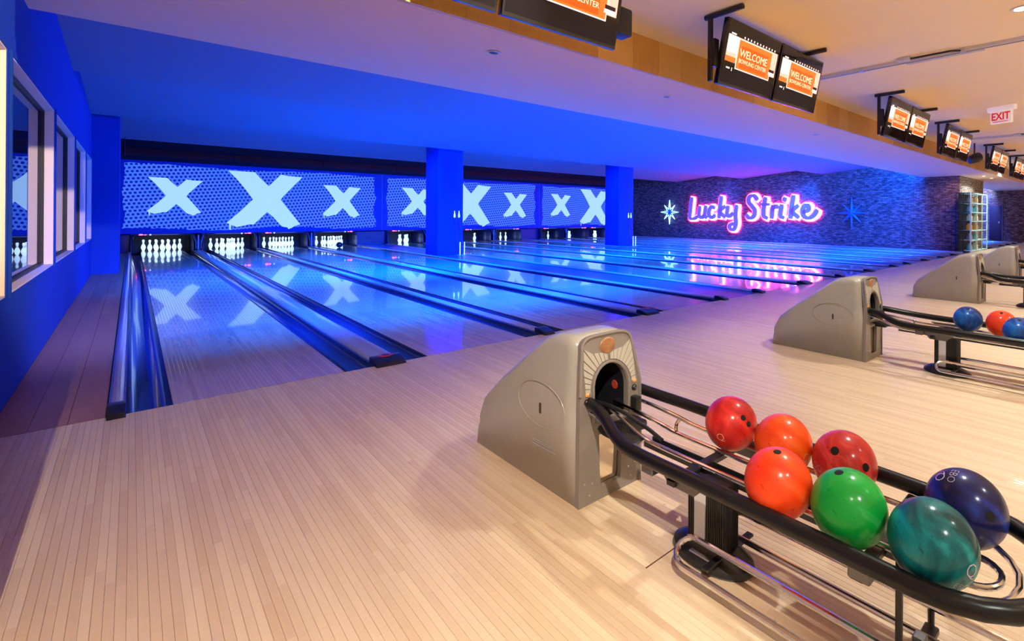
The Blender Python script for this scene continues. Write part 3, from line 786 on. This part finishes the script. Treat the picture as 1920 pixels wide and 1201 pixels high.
        mk('indicator', bevel(bx(s*.150-.009, s*.150+.009, -2.90, -2.89, .495, .508), .003, 1), M_orange, fp)
        for bx_, bz in ((.16, .10), (.13, .04), (.16, .26), (.115, .09)):
            mk('rivet', lathe(bmesh.new(), [(0, .004), (.004, .003), (.006, 0)], 8), M_steel, fp, loc=(s*bx_, -2.8905, bz)).rotation_euler = (PI/2, 0, 0)
    # dark ball throat behind the arch
    bm = bmesh.new(); A = []
    for y in (-2.866, -2.60):
        A.append([bm.verts.new((u*1.02, y, v)) for u, v in arch])
    for k in range(len(arch)-1): bm.faces.new((A[0][k], A[0][k+1], A[1][k+1], A[1][k]))
    bm.faces.new(A[1])
    mk('throat', bm, M_interior, t, sm=False)
    bm = lathe(bmesh.new(), [(0, .002), (.02, .002), (.022, 0)], 18); bmesh.ops.rotate(bm, verts=bm.verts, cent=(0, 0, 0), matrix=Matrix.Rotation(-PI/2, 3, 'Y'))
    for v in bm.verts: v.co += Vector((.1045, -2.80, .47))
    mk('warning_sticker', bm, mat('sticker_red', rgb('#b8402c'), .5, noise=.5, nscale=120), t)
    # side ellipses with the short number bar
    for s in (-1, 1):
        E_ = [(s*.1905, -2.585+.195*math.cos(2*PI*k/32), .39+.108*math.sin(2*PI*k/32)) for k in range(32)]
        mk('embossed_ring', tube(bmesh.new(), E_, .0022, 6, closed=True), M_hood, t)
        mk('lane_number_bar', bx(s*.1895 if s > 0 else -.1925, s*.1925 if s > 0 else -.1895, -2.592, -2.578, .345, .395), mat('number_bar', rgb('#3c3428'), .3), t, sm=False)
        for j, (z_, l_) in enumerate(((.205, .19), (.195, .15), (.183, .19))):
            mk('moulded_line', tube(bmesh.new(), [(s*.1905, -2.52-.0, z_), (s*.1905, -2.52-l_, z_+.004)], .0018, 5), M_hood, t)

def rack(t):
    # heavy black outer rail, one closed-ended loop (local x 0 = middle of the rack)
    a = .257; cy = -4.26
    L_ = [(-.165, -2.84, .455), (-.175, -2.92, .462), (-.20, -3.02, .445), (-.235, -3.14, .405), (-a, -3.26, .392), (-a, -3.6, .392), (-a, -4.0, .392), (-a, cy, .392)]
    arc = [(-a*math.cos(PI*k/12), cy-.265*math.sin(PI*k/12), .392) for k in range(1, 12)]
    R_ = [(a, cy, .392), (a, -4.0, .394), (a, -3.6, .398), (a, -3.3, .402), (.24, -3.12, .412), (.20, -2.98, .43), (.17, -2.84, .445)]
    P = catmull(L_, 4)[:-1]+[Vector(p) for p in [L_[-1]]+arc]+catmull(R_, 4)
    rl = mk('outer_rail', tube(bmesh.new(), P, .026, 16), M_blackrub, t)
    for px, py in ((-.13, cy-.225), (-.115, cy-.232), (-.10, cy-.238), (.2, cy-.165), (.19, cy-.18), (.18, cy-.19)):
        ang = math.atan2(py-cy, px)
        d = Vector((-math.sin(ang), math.cos(ang), 0)); c0 = Vector((px, py, .392))
        a_ = math.atan2((py-cy)/.265, px/a); c0 = Vector((a*math.cos(a_), cy+.265*math.sin(a_), .392))
        mk('rib', tube(bmesh.new(), [c0-d*.002, c0+d*.002], .0272, 16), M_black, rl)
    # thin under rails: balls rest on these
    z = .3465
    def under(xo, end, m, bend=True):
        Ls = [(-xo*.9, -2.80, .43), (-xo*.85, -2.95, .405), (-xo, -3.12, .358), (-xo, -3.24, z), (-xo, -3.6, z), (-xo, end, z)]
        n = 10; ar = [(-xo*math.cos(PI*k/n), end-xo*.9*math.sin(PI*k/n), z) for k in range(1, n)]
        Rs = [(xo, end, z), (xo, -3.6, z), (xo, -3.24, z+.002), (xo, -3.12, z+.014), (xo*.95, -2.95, .378), (xo*.9, -2.80, .385)]
        return tube(bmesh.new(), catmull(Ls, 4)[:-1]+[Vector(p) for p in [Ls[-1]]+ar]+catmull(Rs, 4), .0095, 10)
    mk('under_rail', under(.193, -4.26, 0), M_chrome, t)
    mk('under_rail', under(.073, -4.33, 0), M_chrome, t)
    # black inner bumper that splits the two rows near the hood, and flat trough
    mk('inner_bumper', tube(bmesh.new(), catmull([(-.10, -2.82, .44), (-.07, -2.96, .43), (-.03, -3.1, .38), (-.02, -3.2, .345)], 5), .009, 8), M_black, t)
    bm = bmesh.new(); box(bm, -.03, .03, -4.2, -3.1, .290, .300); box(bm, -.03, -.024, -4.2, -3.1, .30, .318); box(bm, .024, .03, -4.2, -3.1, .30, .318)
    mk('trough', bm, M_black, t, sm=False)
    pad = lathe(bmesh.new(), [(0, .012), (.06, .012), (.075, 0), (0, -.01)], 20)
    for v in pad.verts: v.co.y *= 1.7
    mk('ball_pad', pad, M_black, t, loc=(-.10, -3.02, .345))
    mk('belt_box', bevel(bx(-.05, .10, -3.0, -2.90, .30, .345), .012), M_black, t)
    mk('lift_bracket', bevel(bx(.09, .13, -2.93, -2.88, .36, .43), .008), M_black, t)
    for x_, y_ in ((-.215, -3.33), (-.215, -4.12), (.215, -3.45), (.215, -4.12)):
        s = 1 if x_ > 0 else -1
        mk('clip', bevel(bx(min(x_, x_+s*.02)-.02, max(x_, x_+s*.02)+.02, y_-.03, y_+.03, .33, .366), .004, 1), M_dsteel, t)
    for y_ in (-3.42, -4.10):
        mk('cross_bar', bevel(bx(-.222, .222, y_-.02, y_+.02, .305, .330), .004, 1), M_black, t)
    for x_ in (-.193, -.073, .073):
        mk('stub', tube(bmesh.new(), catmull([(x_, -3.2, .347), (x_, -3.2, .385), (x_+.03, -3.19, .395)], 3), .008, 8), M_chrome, t) if x_ > 0 else None
    # support bracket under the rail
    for s in (-1, 1):
        prof = [(-3.30, .372), (-3.62, .372), (-3.56, .34), (-3.52, .30), (-3.40, .30), (-3.36, .34)]
        bm = bmesh.new(); A = [bm.verts.new((s*.2-.006, u, v)) for u, v in prof]; B = [bm.verts.new((s*.2+.006, u, v)) for u, v in prof]
        for k in range(6): bm.faces.new((A[k], A[(k+1) % 6], B[(k+1) % 6], B[k]))
        bm.faces.new(A[::-1]); bm.faces.new(B); mk('gusset', bm, M_dsteel, t, sm=False)
    # pedestal
    py = -3.49; pxx = -.05
    ft = lathe(bmesh.new(), [(0, 0), (.13, 0), (.14, .012), (.135, .03), (.10, .055), (.05, .068), (0, .07)], 32)
    for v in ft.verts: v.co.x *= .78; v.co.y *= 1.28
    fo = mk('pedestal_foot', ft, M_black, t, loc=(pxx, py, 0))
    for dy in (-.14, .14):
        mk('foot_bolt', lathe(bmesh.new(), [(0, .01), (.014, .008), (.018, 0)], 12), M_black, fo, loc=(0, dy, .033))
    mk('foot_plate', bevel(bx(-.095, -.06, -.08, .04, .045, .052), .002, 1), M_steel, fo)
    bm = bx(-.045, .045, -.085, .085, .05, .31); 
    po = mk('pedestal_post', bm, M_black, t, sm=False, loc=(pxx, py, 0))
    bm = bmesh.new()
    for k in range(9): cyl(bm, (-.046, -.080+k*.0085, .05), (-.046, -.080+k*.0085, .31), .0035, 6)
    for k in range(3): cyl(bm, (-.046, .06+k*.01, .05), (-.046, .06+k*.01, .31), .0035, 6)
    for k in range(9): cyl(bm, (-.04+k*.01, -.086, .05), (-.04+k*.01, -.086, .31), .0035, 6)
    mk('fluting', bm, M_black, po)
    mk('silver_strip', bevel(bx(-.052, -.045, -.002, .052, .05, .31), .002, 1), mat('silver_strip', (.62, .63, .66), .45, metal=.3), po)
    # lower chrome rack: two long paper-clip loops with end brackets
    for x0_, x1_, z0_, z1_, y0_ in ((-.245, -.165, .06, .125, -3.44), (.04, .125, .06, .105, -3.46)):
        n = 8; P = [(x0_, -4.62, z0_), (x0_, y0_-.06, z0_)]
        mx, mz = (x0_+x1_)/2, (z0_+z1_)/2
        P += [(mx-(x1_-x0_)/2*math.cos(PI*k/n), y0_-.06+.05*math.sin(PI*k/n), mz-(z1_-z0_)/2*math.cos(PI*k/n)) for k in range(1, n)]
        P += [(x1_, y0_-.06, z1_), (x1_, -4.62, z1_)]
        e = [(mx+(x1_-x0_)/2*math.cos(PI*k/n), -4.62-.05*math.sin(PI*k/n), mz+(z1_-z0_)/2*math.cos(PI*k/n)) for k in range(1, n)]
        mk('lower_rail', tube(bmesh.new(), P+e, .0115, 10, closed=True), M_chrome, t)
    mk('lower_cross_bar', bevel(bx(-.245, .125, -4.22, -4.18, .03, .05), .003, 1), M_black, t)
    mk('lower_cross_bar', bevel(bx(-.20, .10, -3.58, -3.55, .05, .062), .003, 1), M_black, t)
    mk('lower_clip', bevel(bx(-.01, .03, -4.215, -4.18, .05, .08), .004, 1), M_dsteel, t)
    for x_ in (-.15, .15):
        mk('support_rod', cyl(bmesh.new(), (x_, -4.19, 0), (x_, -4.19, .37), .010, 10), M_black, t)
UN = ['nearest ball return, grey hood and black looped rail in the right foreground', 'second ball return from the front, at right edge behind the first',
      'third ball return from the front, grey hood left of two farther ones', 'fourth grey ball return, half hidden behind the third', 'fifth grey ball return at the far right edge']
hp = thing('ball_return', 'nearest ball return, grey hood and black looped rack in the right foreground', 'ball return', (1.405, 0, 0), 'ball returns')
hood(hp)
n0 = set(hp.children); rack(hp)
for o in hp.children:
    if o not in n0: o.location.x += .0375
for k, xc in enumerate((4.70, 9.17, 12.49, 17.0, 20.3)):
    o = copy_tree(hp, None, (xc-1.405, 0, 0)); o['label'] = '%s grey ball return counted from the front' % ('second', 'third', 'fourth', 'fifth', 'sixth')[k]
# open hatch line in the floor behind the hood
tag(mk('floor_hatch', bx(1.16, 1.66, -3.36, -3.355, .0002, .0012), M_joint, sm=False), 'thin dark access-hatch seam in the boards below the nearest ball rack', 'floor seam')

# ------------------------------------------------------------------ bowling balls
BR = .108
def ball(loc, m, label, holes=(), texts=(), group='bowling balls on the nearest rack', hole_r=.0125):
    bm = bmesh.new(); bmesh.ops.create_uvsphere(bm, u_segments=64, v_segments=32, radius=BR)
    t = mk('bowling_ball', bm, m, loc=loc); tag(t, label, 'bowling ball', group)
    for d, r in holes:
        d = Vector(d).normalized(); bm = bmesh.new()
        pr = [(0, .0)]+[(r*k/4, 0) for k in range(1, 5)]+[(r*1.08, 0)]
        lathe(bm, pr, 18)
        qt = d.to_track_quat('Z', 'Y')
        for v in bm.verts:
            rad = math.hypot(v.co.x, v.co.y); v.co = qt @ Vector((v.co.x, v.co.y, math.sqrt((BR+.0006)**2-rad*rad)))
        mk('finger_hole', bm, mat('hole_black', (.004, .003, .004), .9), t)
    for txt, d, upv, size, m2 in texts:
        me = text_mesh(txt, size, off=-.0008)
        d = Vector(d).normalized(); upv = Vector(upv); rgt = upv.cross(d).normalized(); u2 = d.cross(rgt)
        bm = bmesh.new(); bm.from_mesh(me); bmesh.ops.subdivide_edges(bm, edges=bm.edges, cuts=1)
        for v in bm.verts:
            v.co = (d*BR+rgt*v.co.x+u2*v.co.y).normalized()*(BR+.0012)
        mk('printed_mark', bm, m2, t, sm=False, normals=False)
    return t
M_mark = mat('ball_mark', rgb('#d8c8d0'), .4)
M_markgold = mat('ball_mark_gold', rgb('#e6b088'), .4)
MB = dict(
    crimson=ball_mat('crimson_ball', rgb('#a01014'), rgb('#cc241c'), rgb('#e44834'), scale=4),
    maroon=ball_mat('maroon_ball', rgb('#b01c1c'), rgb('#cc2c24'), rgb('#e85040'), scale=6),
    orange=ball_mat('orange_ball', rgb('#e43c08'), rgb('#f85a0c'), rgb('#ff7c28'), scale=3),
    orangered=ball_mat('orange_red_ball', rgb('#dc2c08'), rgb('#f4480e'), rgb('#ff6a34'), scale=3),
    green=ball_mat('green_ball', rgb('#029430'), rgb('#04a83c'), rgb('#60cc80'), scale=2.6),
    teal=ball_mat('teal_ball', rgb('#013a40'), rgb('#027074'), rgb('#08acac'), scale=5, pearl=.25),
    navy=ball_mat('navy_ball', rgb('#060830'), rgb('#0a1460'), rgb('#1840b0'), scale=4, pearl=.25),
    blue=ball_mat('blue_ball', rgb('#041c60'), rgb('#0a4ca0'), rgb('#2878c8'), scale=5, pearl=.3))
CAMP = Vector((-.207, -4.6588, 1.3134))
def vdir(loc, a, b):
    """direction on the ball seen a right / b above its middle"""
    c = (CAMP-Vector(loc)).normalized(); r_ = Vector((0, 0, 1)).cross(c).normalized(); u_ = c.cross(r_)
    return (c*math.sqrt(max(0, 1-a*a-b*b))+r_*a+u_*b)
p = (1.583, -3.442, .445)
ball(p, MB['crimson'], 'crimson ball with two finger holes, nearest the grey hood', [(vdir(p, .44, .22), .0105), (vdir(p, .64, .02), .0105)], [('Q', vdir(p, -.38, -.52), vdir(p, -.35, .9), .045, M_markgold)])
p = (1.562, -3.692, .447)
ball(p, MB['orange'], 'orange ball in the back row, behind the orange-red one', [], [('Q', vdir(p, .75, -.35), vdir(p, .2, .9), .045, M_markgold)])
p = (1.292, -3.823, .447)
ball(p, MB['orangered'], 'orange-red ball in the front row with one thumb hole on top', [(vdir(p, -.03, .82), .012)])
p = (1.587, -3.915, .444)
ball(p, MB['maroon'], 'maroon ball in the back row with dark speckles and holes', [(vdir(p, -.28, .30), .0135), (vdir(p, .62, -.02), .0125)], [('OQ', vdir(p, -.8, -.25), vdir(p, .3, .9), .03, M_mark)])
p = (1.318, -4.04, .447)
ball(p, MB['green'], 'bright green marbled ball in the front row', [(vdir(p, -.25, .80), .0125)])
p = (1.312, -4.264, .448)
ball(p, MB['teal'], 'dark teal ball in the front row near the rail bend', [], [('EBO', vdir(p, .58, -.72), vdir(p, .2, .95), .026, M_mark), ('Q', vdir(p, .78, -.35), vdir(p, .2, .95), .05, M_mark)])
p = (1.572, -4.284, .445)
ball(p, MB['navy'], 'navy ball in the back row at the rail bend', [(vdir(p, .55, -.05), .0125)], [('EBO', vdir(p, -.30, .72), vdir(p, .82, .2), .032, M_mark), ('Q', vdir(p, -.58, .62), vdir(p, -.8, .3), .045, M_mark)])
G2 = 'bowling balls on the second rack'
X2 = 4.7375
b2 = [((X2+.13, -3.60, .447), 'blue', 'blue ball at the hood end of the second rack'), ((X2+.12, -3.836, .447), 'orangered', 'orange-red ball in the middle of the second rack'),
      ((X2+.13, -4.06, .447), 'green', 'green ball on the second rack, cut by the frame edge'), ((X2-.13, -3.99, .447), 'blue', 'dark blue ball in front on the second rack')]
for p, m_, lb in b2: ball(p, MB[m_], lb, [(vdir(p, 0, .8), .012)], group=G2)

# ------------------------------------------------------------------ monitors
M_bezel = mat('monitor_black', (.01, .01, .011), .2, coat=.4)
M_screen = mat('screen_glass', (.008, .007, .009), .04, spec=.7)
def em(name, hexc, s): return mat(name, rgb(hexc), .4, emit=rgb(hexc), es=s)
E_or = em('display_orange', '#f4762c', 1.0); E_or2 = em('display_deep_orange', '#e85c14', 1.0); E_w = em('display_white', '#ffe8e4', 1.15); E_pk = em('display_pink', '#f8c4b4', 1.0); E_tx = em('display_text', '#fff2c8', 1.2); E_dk = em('display_dark', '#2a1c24', .8)
def quad(bm, x0, x1, z0, z1, y): 
    vs = [bm.verts.new(p) for p in ((x0, y, z0), (x1, y, z0), (x1, y, z1), (x0, y, z1))]; bm.faces.new(vs)
def slab(x0, x1, z0, z1, y): return bx(x0, x1, y-.0006, y, z0, z1)
txt_me = {}
def monitor(t, xc, W=1.04, H=.655):
    f_ = mk('monitor', bevel(bx(-W/2, W/2, 0, .06, -H/2, H/2), .008), M_bezel, t, loc=(xc, 0, 0))
    mk('screen', bx(-W/2+.02, W/2-.02, -.003, .0, -H/2+.03, H/2-.02), M_screen, f_, sm=False)
    y = -.0036
    for a, b, c, d, m_, yy_ in ((-.46, .46, -.11, .14, E_pk, y), (-.46, -.29, -.02, .14, E_w, y-.0007), (-.46, -.29, -.11, -.06, E_or, y-.0007), (-.28, .36, -.16, .135, E_w, y-.0014), (-.27, .35, -.15, .125, E_or, y-.0021), (-.22, .28, -.135, .075, E_or2, y-.0028), (.33, .44, -.10, -.07, E_w, y-.0028), (.335, .44, -.07, -.04, E_dk, y-.0028)):
        mk('display', slab(a*W, b*W, c*H*1.6+.03, d*H*1.6+.03, yy_), m_, f_, sm=False)
    bm = bmesh.new()
    for k in range(11): box(bm, -.2*W+k*.058*W, -.2*W+k*.058*W+.018, y-.0008, y, .185, .205)
    box(bm, -.42*W, -.34*W, y-.0008, y, .185, .2); box(bm, -.42*W, -.36*W, y-.0008, y, -.155, -.14); box(bm, -.33*W, -.32*W, y-.0008, y, -.17, -.135)
    mk('display_marks', bm, E_w, f_, sm=False)
    for key, sz, zz in (('WELCOME', .11, .035), ('BOWLING CENTER', .062, -.045)):
        if key not in txt_me:
            me = text_mesh(key, sz); me.materials.append(E_tx); me.transform(Matrix.Rotation(PI/2, 4, 'X')); txt_me[key] = me
        o = bpy.data.objects.new('display_text', txt_me[key]); o.location = (.02*W, y-.0042, zz); link(o, f_)
    return f_
def monitor_pair(x0, bars, label, y=-1.64, extra=False):
    t = thing('monitor_pair', label, 'monitors', (x0, y, 2.98), 'paired monitors along the wood fascia')
    tilt = bpy.data.objects.new('tilt_frame', None); tilt.rotation_euler = (-.21, 0, 0); 
    for k in range(2):
        m_ = monitor(t, .52+k*1.075); m_.rotation_euler = (.21, 0, 0); m_.location.y = -.03
    for b in bars:
        xb = b-x0
        mk('ceiling_bar', tube(bmesh.new(), [(xb, -.30, CZ-2.98-.03), (xb, -.296, CZ-2.98-.03), (xb, .155, CZ-2.98-.03), (xb, .16, CZ-2.98-.03)], [.018, .026, .026, .018], 12), M_black, t)
        mk('post', bevel(bx(xb-.02, xb+.02, .07, .115, -.30, CZ-2.98-.03), .004, 1), M_black, t)
        mk('mount_arm', bx(xb-.015, xb+.06, .03, .08, -.16, .12), M_black, t, sm=False)
    mk('back_rail', bx(bars[0]-x0, bars[-1]-x0, .075, .10, -.02, .03), M_black, t, sm=False)
    if extra:
        mk('media_box', bevel(bx(2.13, 2.30, .02, .16, -.17, .06), .02), mat('media_box_grey', (.02, .02, .022), .4), t)
        mk('media_bracket', bx(2.16, 2.2, .06, .1, .06, .12), M_black, t, sm=False)
monitor_pair(.48, (.42, 2.2), 'nearest pair of monitors, cut by the frame top, dark box at its side', extra=True)
monitor_pair(4.01, (3.955, 5.75), 'large pair of monitors showing an orange welcome screen, top right of centre')
monitor_pair(8.64, (8.585, 10.42), 'third pair of monitors from the front, left of the exit sign')
monitor_pair(12.06, (12.01, 13.8), 'fourth pair of monitors from the front, below left of the exit sign')
monitor_pair(16.7, (16.65, 18.5), 'fifth pair of small distant monitors beside a black spotlight')
monitor_pair(20.25, (20.2, 22.0), 'sixth pair of monitors at the far right edge')
monitor_pair(24.9, (24.85, 26.6), 'farthest pair of monitors past the frame edge')

# ------------------------------------------------------------------ ceiling fittings
M_track = mat('track_white', (.62, .58, .56), .45)
def track(x_, y0, y1, label):
    t = thing('ceiling_track', label, 'ceiling track', (x_, 0, CZ), 'ceiling tracks')
    mk('channel', bx(-.035, .035, y0, y1, -.045, 0), M_track, t, sm=False)
    mk('slot', bx(-.012, .012, y0+.02, y1-.02, -.0465, -.045), M_black, t, sm=False)
    mk('feed_box', bevel(bx(-.15, -.07, -2.55, -2.40, -.05, 0), .01), M_track, t)
    mk('hanger_rod', tube(bmesh.new(), [(-.11, -2.55, -.03), (-.12, -3.0, -.035), (-.04, -3.08, -.03)], .012, 8), M_black, t)
    mk('lamp_bar', cyl(bmesh.new(), (.09, -3.3, -.03), (.09, -2.45, -.03), .02, 10), M_track, t)
    for y in (-1.9, -3.1): mk('joint', bx(-.04, .04, y-.03, y+.03, -.05, -.0), M_steel, t, sm=False)
    return t
track(6.93, -8, -1.15, 'long white track running across the ceiling above the second monitors')
track(15.1, -8, -1.3, 'farther white track on the ceiling behind the exit sign')
ex = thing('exit_sign', 'white hanging exit sign with red capital letters', 'exit sign', (11.12, -2.80, CZ), rz=-.35)
mk('canopy', bevel(bx(-.05, .05, -.23, .23, -.085, 0), .006), M_exitwhite, ex)
mk('sign_box', bevel(bx(-.035, .035, -.175, .175, -.31, -.085), .006), M_exitwhite, ex)
me = text_mesh('EXIT', .20, .002, off=.005); me.materials.append(M_exitred)
o = bpy.data.objects.new('lettering', me); o.rotation_euler = (PI/2, 0, -PI/2); o.location = (-.037, 0, -.19); link(o, ex); o.scale = (.78, .95, 1)
mk('underline', bx(-.0395, -.036, -.125, .13, -.288, -.276), M_exitred, ex, sm=False)
o = thing('ceiling_spotlight', 'black round spotlight with a pale lens between distant monitors', 'spotlight', (16.25, -1.35, CZ))
mk('arm', cyl(bmesh.new(), (0, 0, 0), (0, 0, -.35), .02, 8), M_black, o)
bm = lathe(bmesh.new(), [(0, -.17), (.1, -.15), (.12, -.08), (.14, .04), (.12, .16), (0, .16)], 16)
mk('head', bm, M_black, o, loc=(0, 0, -.42)).rotation_euler = (1.2, 0, .8)
mk('lens', lathe(bmesh.new(), [(0, .175), (.11, .172), (.115, .16)], 16), mat('pale_lens', (.6, .7, .75), .3, emit=(.6, .7, .75), es=.3), o, loc=(0, 0, -.42)).rotation_euler = (1.2, 0, .8)
# recessed downlights on the approach ceiling, they light the approach
def downlight(x_, y, z, label, power, group, col=WARM, spot=98, r=.055, es=25, soft=.035):
    t = thing('downlight', label, 'downlight', (x_, y, z), group)
    mk('trim_ring', lathe(bmesh.new(), [(r, 0), (r+.02, -.002), (r+.03, -.008), (r+.006, -.010), (r, -.004)], 24), M_white, t)
    mk('lamp', lathe(bmesh.new(), [(0, -.002), (r, -.002)], 24), mat('lamp_glow_%d' % es, (1, .9, .8), .5, emit=(1, .85, .65), es=es) if es else mat('lamp_off', (.02, .03, .08), .3), t)
    if power: add_light('lamp_light', 'SPOT', (x_, y, z-.03), power, col, (0, 0, -1), soft, None, spot, .35)
    return t
n = 0
for y in (-3.80, -6.4, -9.2):
    for x_ in (.55, 3.25, 5.95, 8.65, 11.35, 14.05, 18.1, 22.1, 27., 33.):
        row = {-3.8: 'front', -6.4: 'middle', -9.2: 'rear'}[y]
        n += 1
        if y > -4 and x_ < 1: continue
        downlight(x_, y, CZ, 'downlight %s along in the %s ceiling row' % (ORD[[.55, 3.25, 5.95, 8.65, 11.35, 14.05, 18.1, 22.1, 27., 33.].index(x_)], row), DOWN_P*(1 if y > -5 else .9), 'warm recessed ceiling downlights')
for k, x_ in enumerate((2.39, 5.04, 9.54, 13.1, 18.04)):
    downlight(x_, .0, 2.957, '%s small dark recessed lamp under the pink soffit' % ORD[k], 0, 'dark lamps under the soffit', es=0, r=.045)
for k, (x_, y) in enumerate(((.62, 6.8), (4.5, 6.84), (8.65, 7.1), (.64, 10.9), (4.5, 10.95), (8.75, 11.1))):
    z_ = 3.645-(y-6.03)*.0805 if y < 10.38 else 3.66-(y-10.38)*.079
    downlight(x_, y, z_-.004, '%s small lamp, switched off, in the blue lane ceiling' % ORD[k], 0, 'lamps in the lane ceiling', es=0, r=.04)
for k, x_ in enumerate((23.8, 25.2)):
    downlight(x_, -.15, 2.957, '%s bright small lamp above the shelf column' % ('left', 'right')[k], 40, 'lamps above the shelf', es=25, r=.05)
add_light('brick_fill', 'SPOT', (21.9, .0, 2.93), 45, (1, .8, .6), (.5, .3, -1), .04, None, 120, .6)  # added spot without a fitting, warms the brick near the corner
add_light('shelf_fill', 'SPOT', (24.2, -1.6, 3.3), 500, (.85, 1, 1), (-.2, 1.7, -2.0), .04, None, 80, .5)  # added fill spot, brightens the shelf and the pale brick face

# ------------------------------------------------------------------ display shelf at the brick column
M_frame = mat('shelf_frame', (.55, .75, .80), .4)
sh = thing('display_shelf', 'tall open steel-framed shelf wrapped round the end of the brick wall', 'shelf', (22.35, -.02, 0))
HZ = [0.02, .42, .80, 1.16, 1.50, 1.86, 2.24]
for k in range(4):
    mk('upright', bx(k*.93-.02, k*.93+.02, -.02, .02, 0, 2.26), M_frame, sh, sm=False)
for k in (1, 2):
    mk('upright', bx(-.02, .02, k*.24-.015, k*.24+.015, 0, 2.26), M_black, sh, sm=False)
for z_ in HZ:
    mk('shelf_board', bx(.02, 2.79, -.02, .40, z_, z_+.03), M_frame, sh, sm=False)
    mk('side_board', bx(-.02, .02, .02, .48, z_, z_+.03), M_black, sh, sm=False)
for k in range(6):
    mk('back_panel', bx(.021, 1.85, .405, .415, HZ[k]+.03, HZ[k+1]), M_interior, sh, sm=False)
IT = [mat('jar_amber', rgb('#c88838'), .3, emit=rgb('#c88838'), es=.15), mat('jar_pale', rgb('#e8d8b8'), .3), mat('jar_teal', rgb('#7ab8c0'), .3), mat('box_grey', rgb('#9c9494'), .6)]
cup = [(0, 0), (.09, 0), (.1, .02), (.1, .17), (.06, .22), (.05, .27), (0, .27)]
for bay in range(2):
    for lv in range(6):
        m_ = IT[(bay+lv) % 3] if bay else IT[(lv+2) % 4]
        tag(mk('jar', lathe(bmesh.new(), cup, 14), m_, loc=(22.35+.47+bay*.93, .12, HZ[lv]+.03)), '%s jar in the %s bay, %s shelf from the floor' % (('amber', 'pale', 'teal', 'grey')[IT.index(m_)], ('left', 'middle')[bay], ORD[lv].replace('leftmost', 'lowest')), 'jar', 'jars on the display shelf')
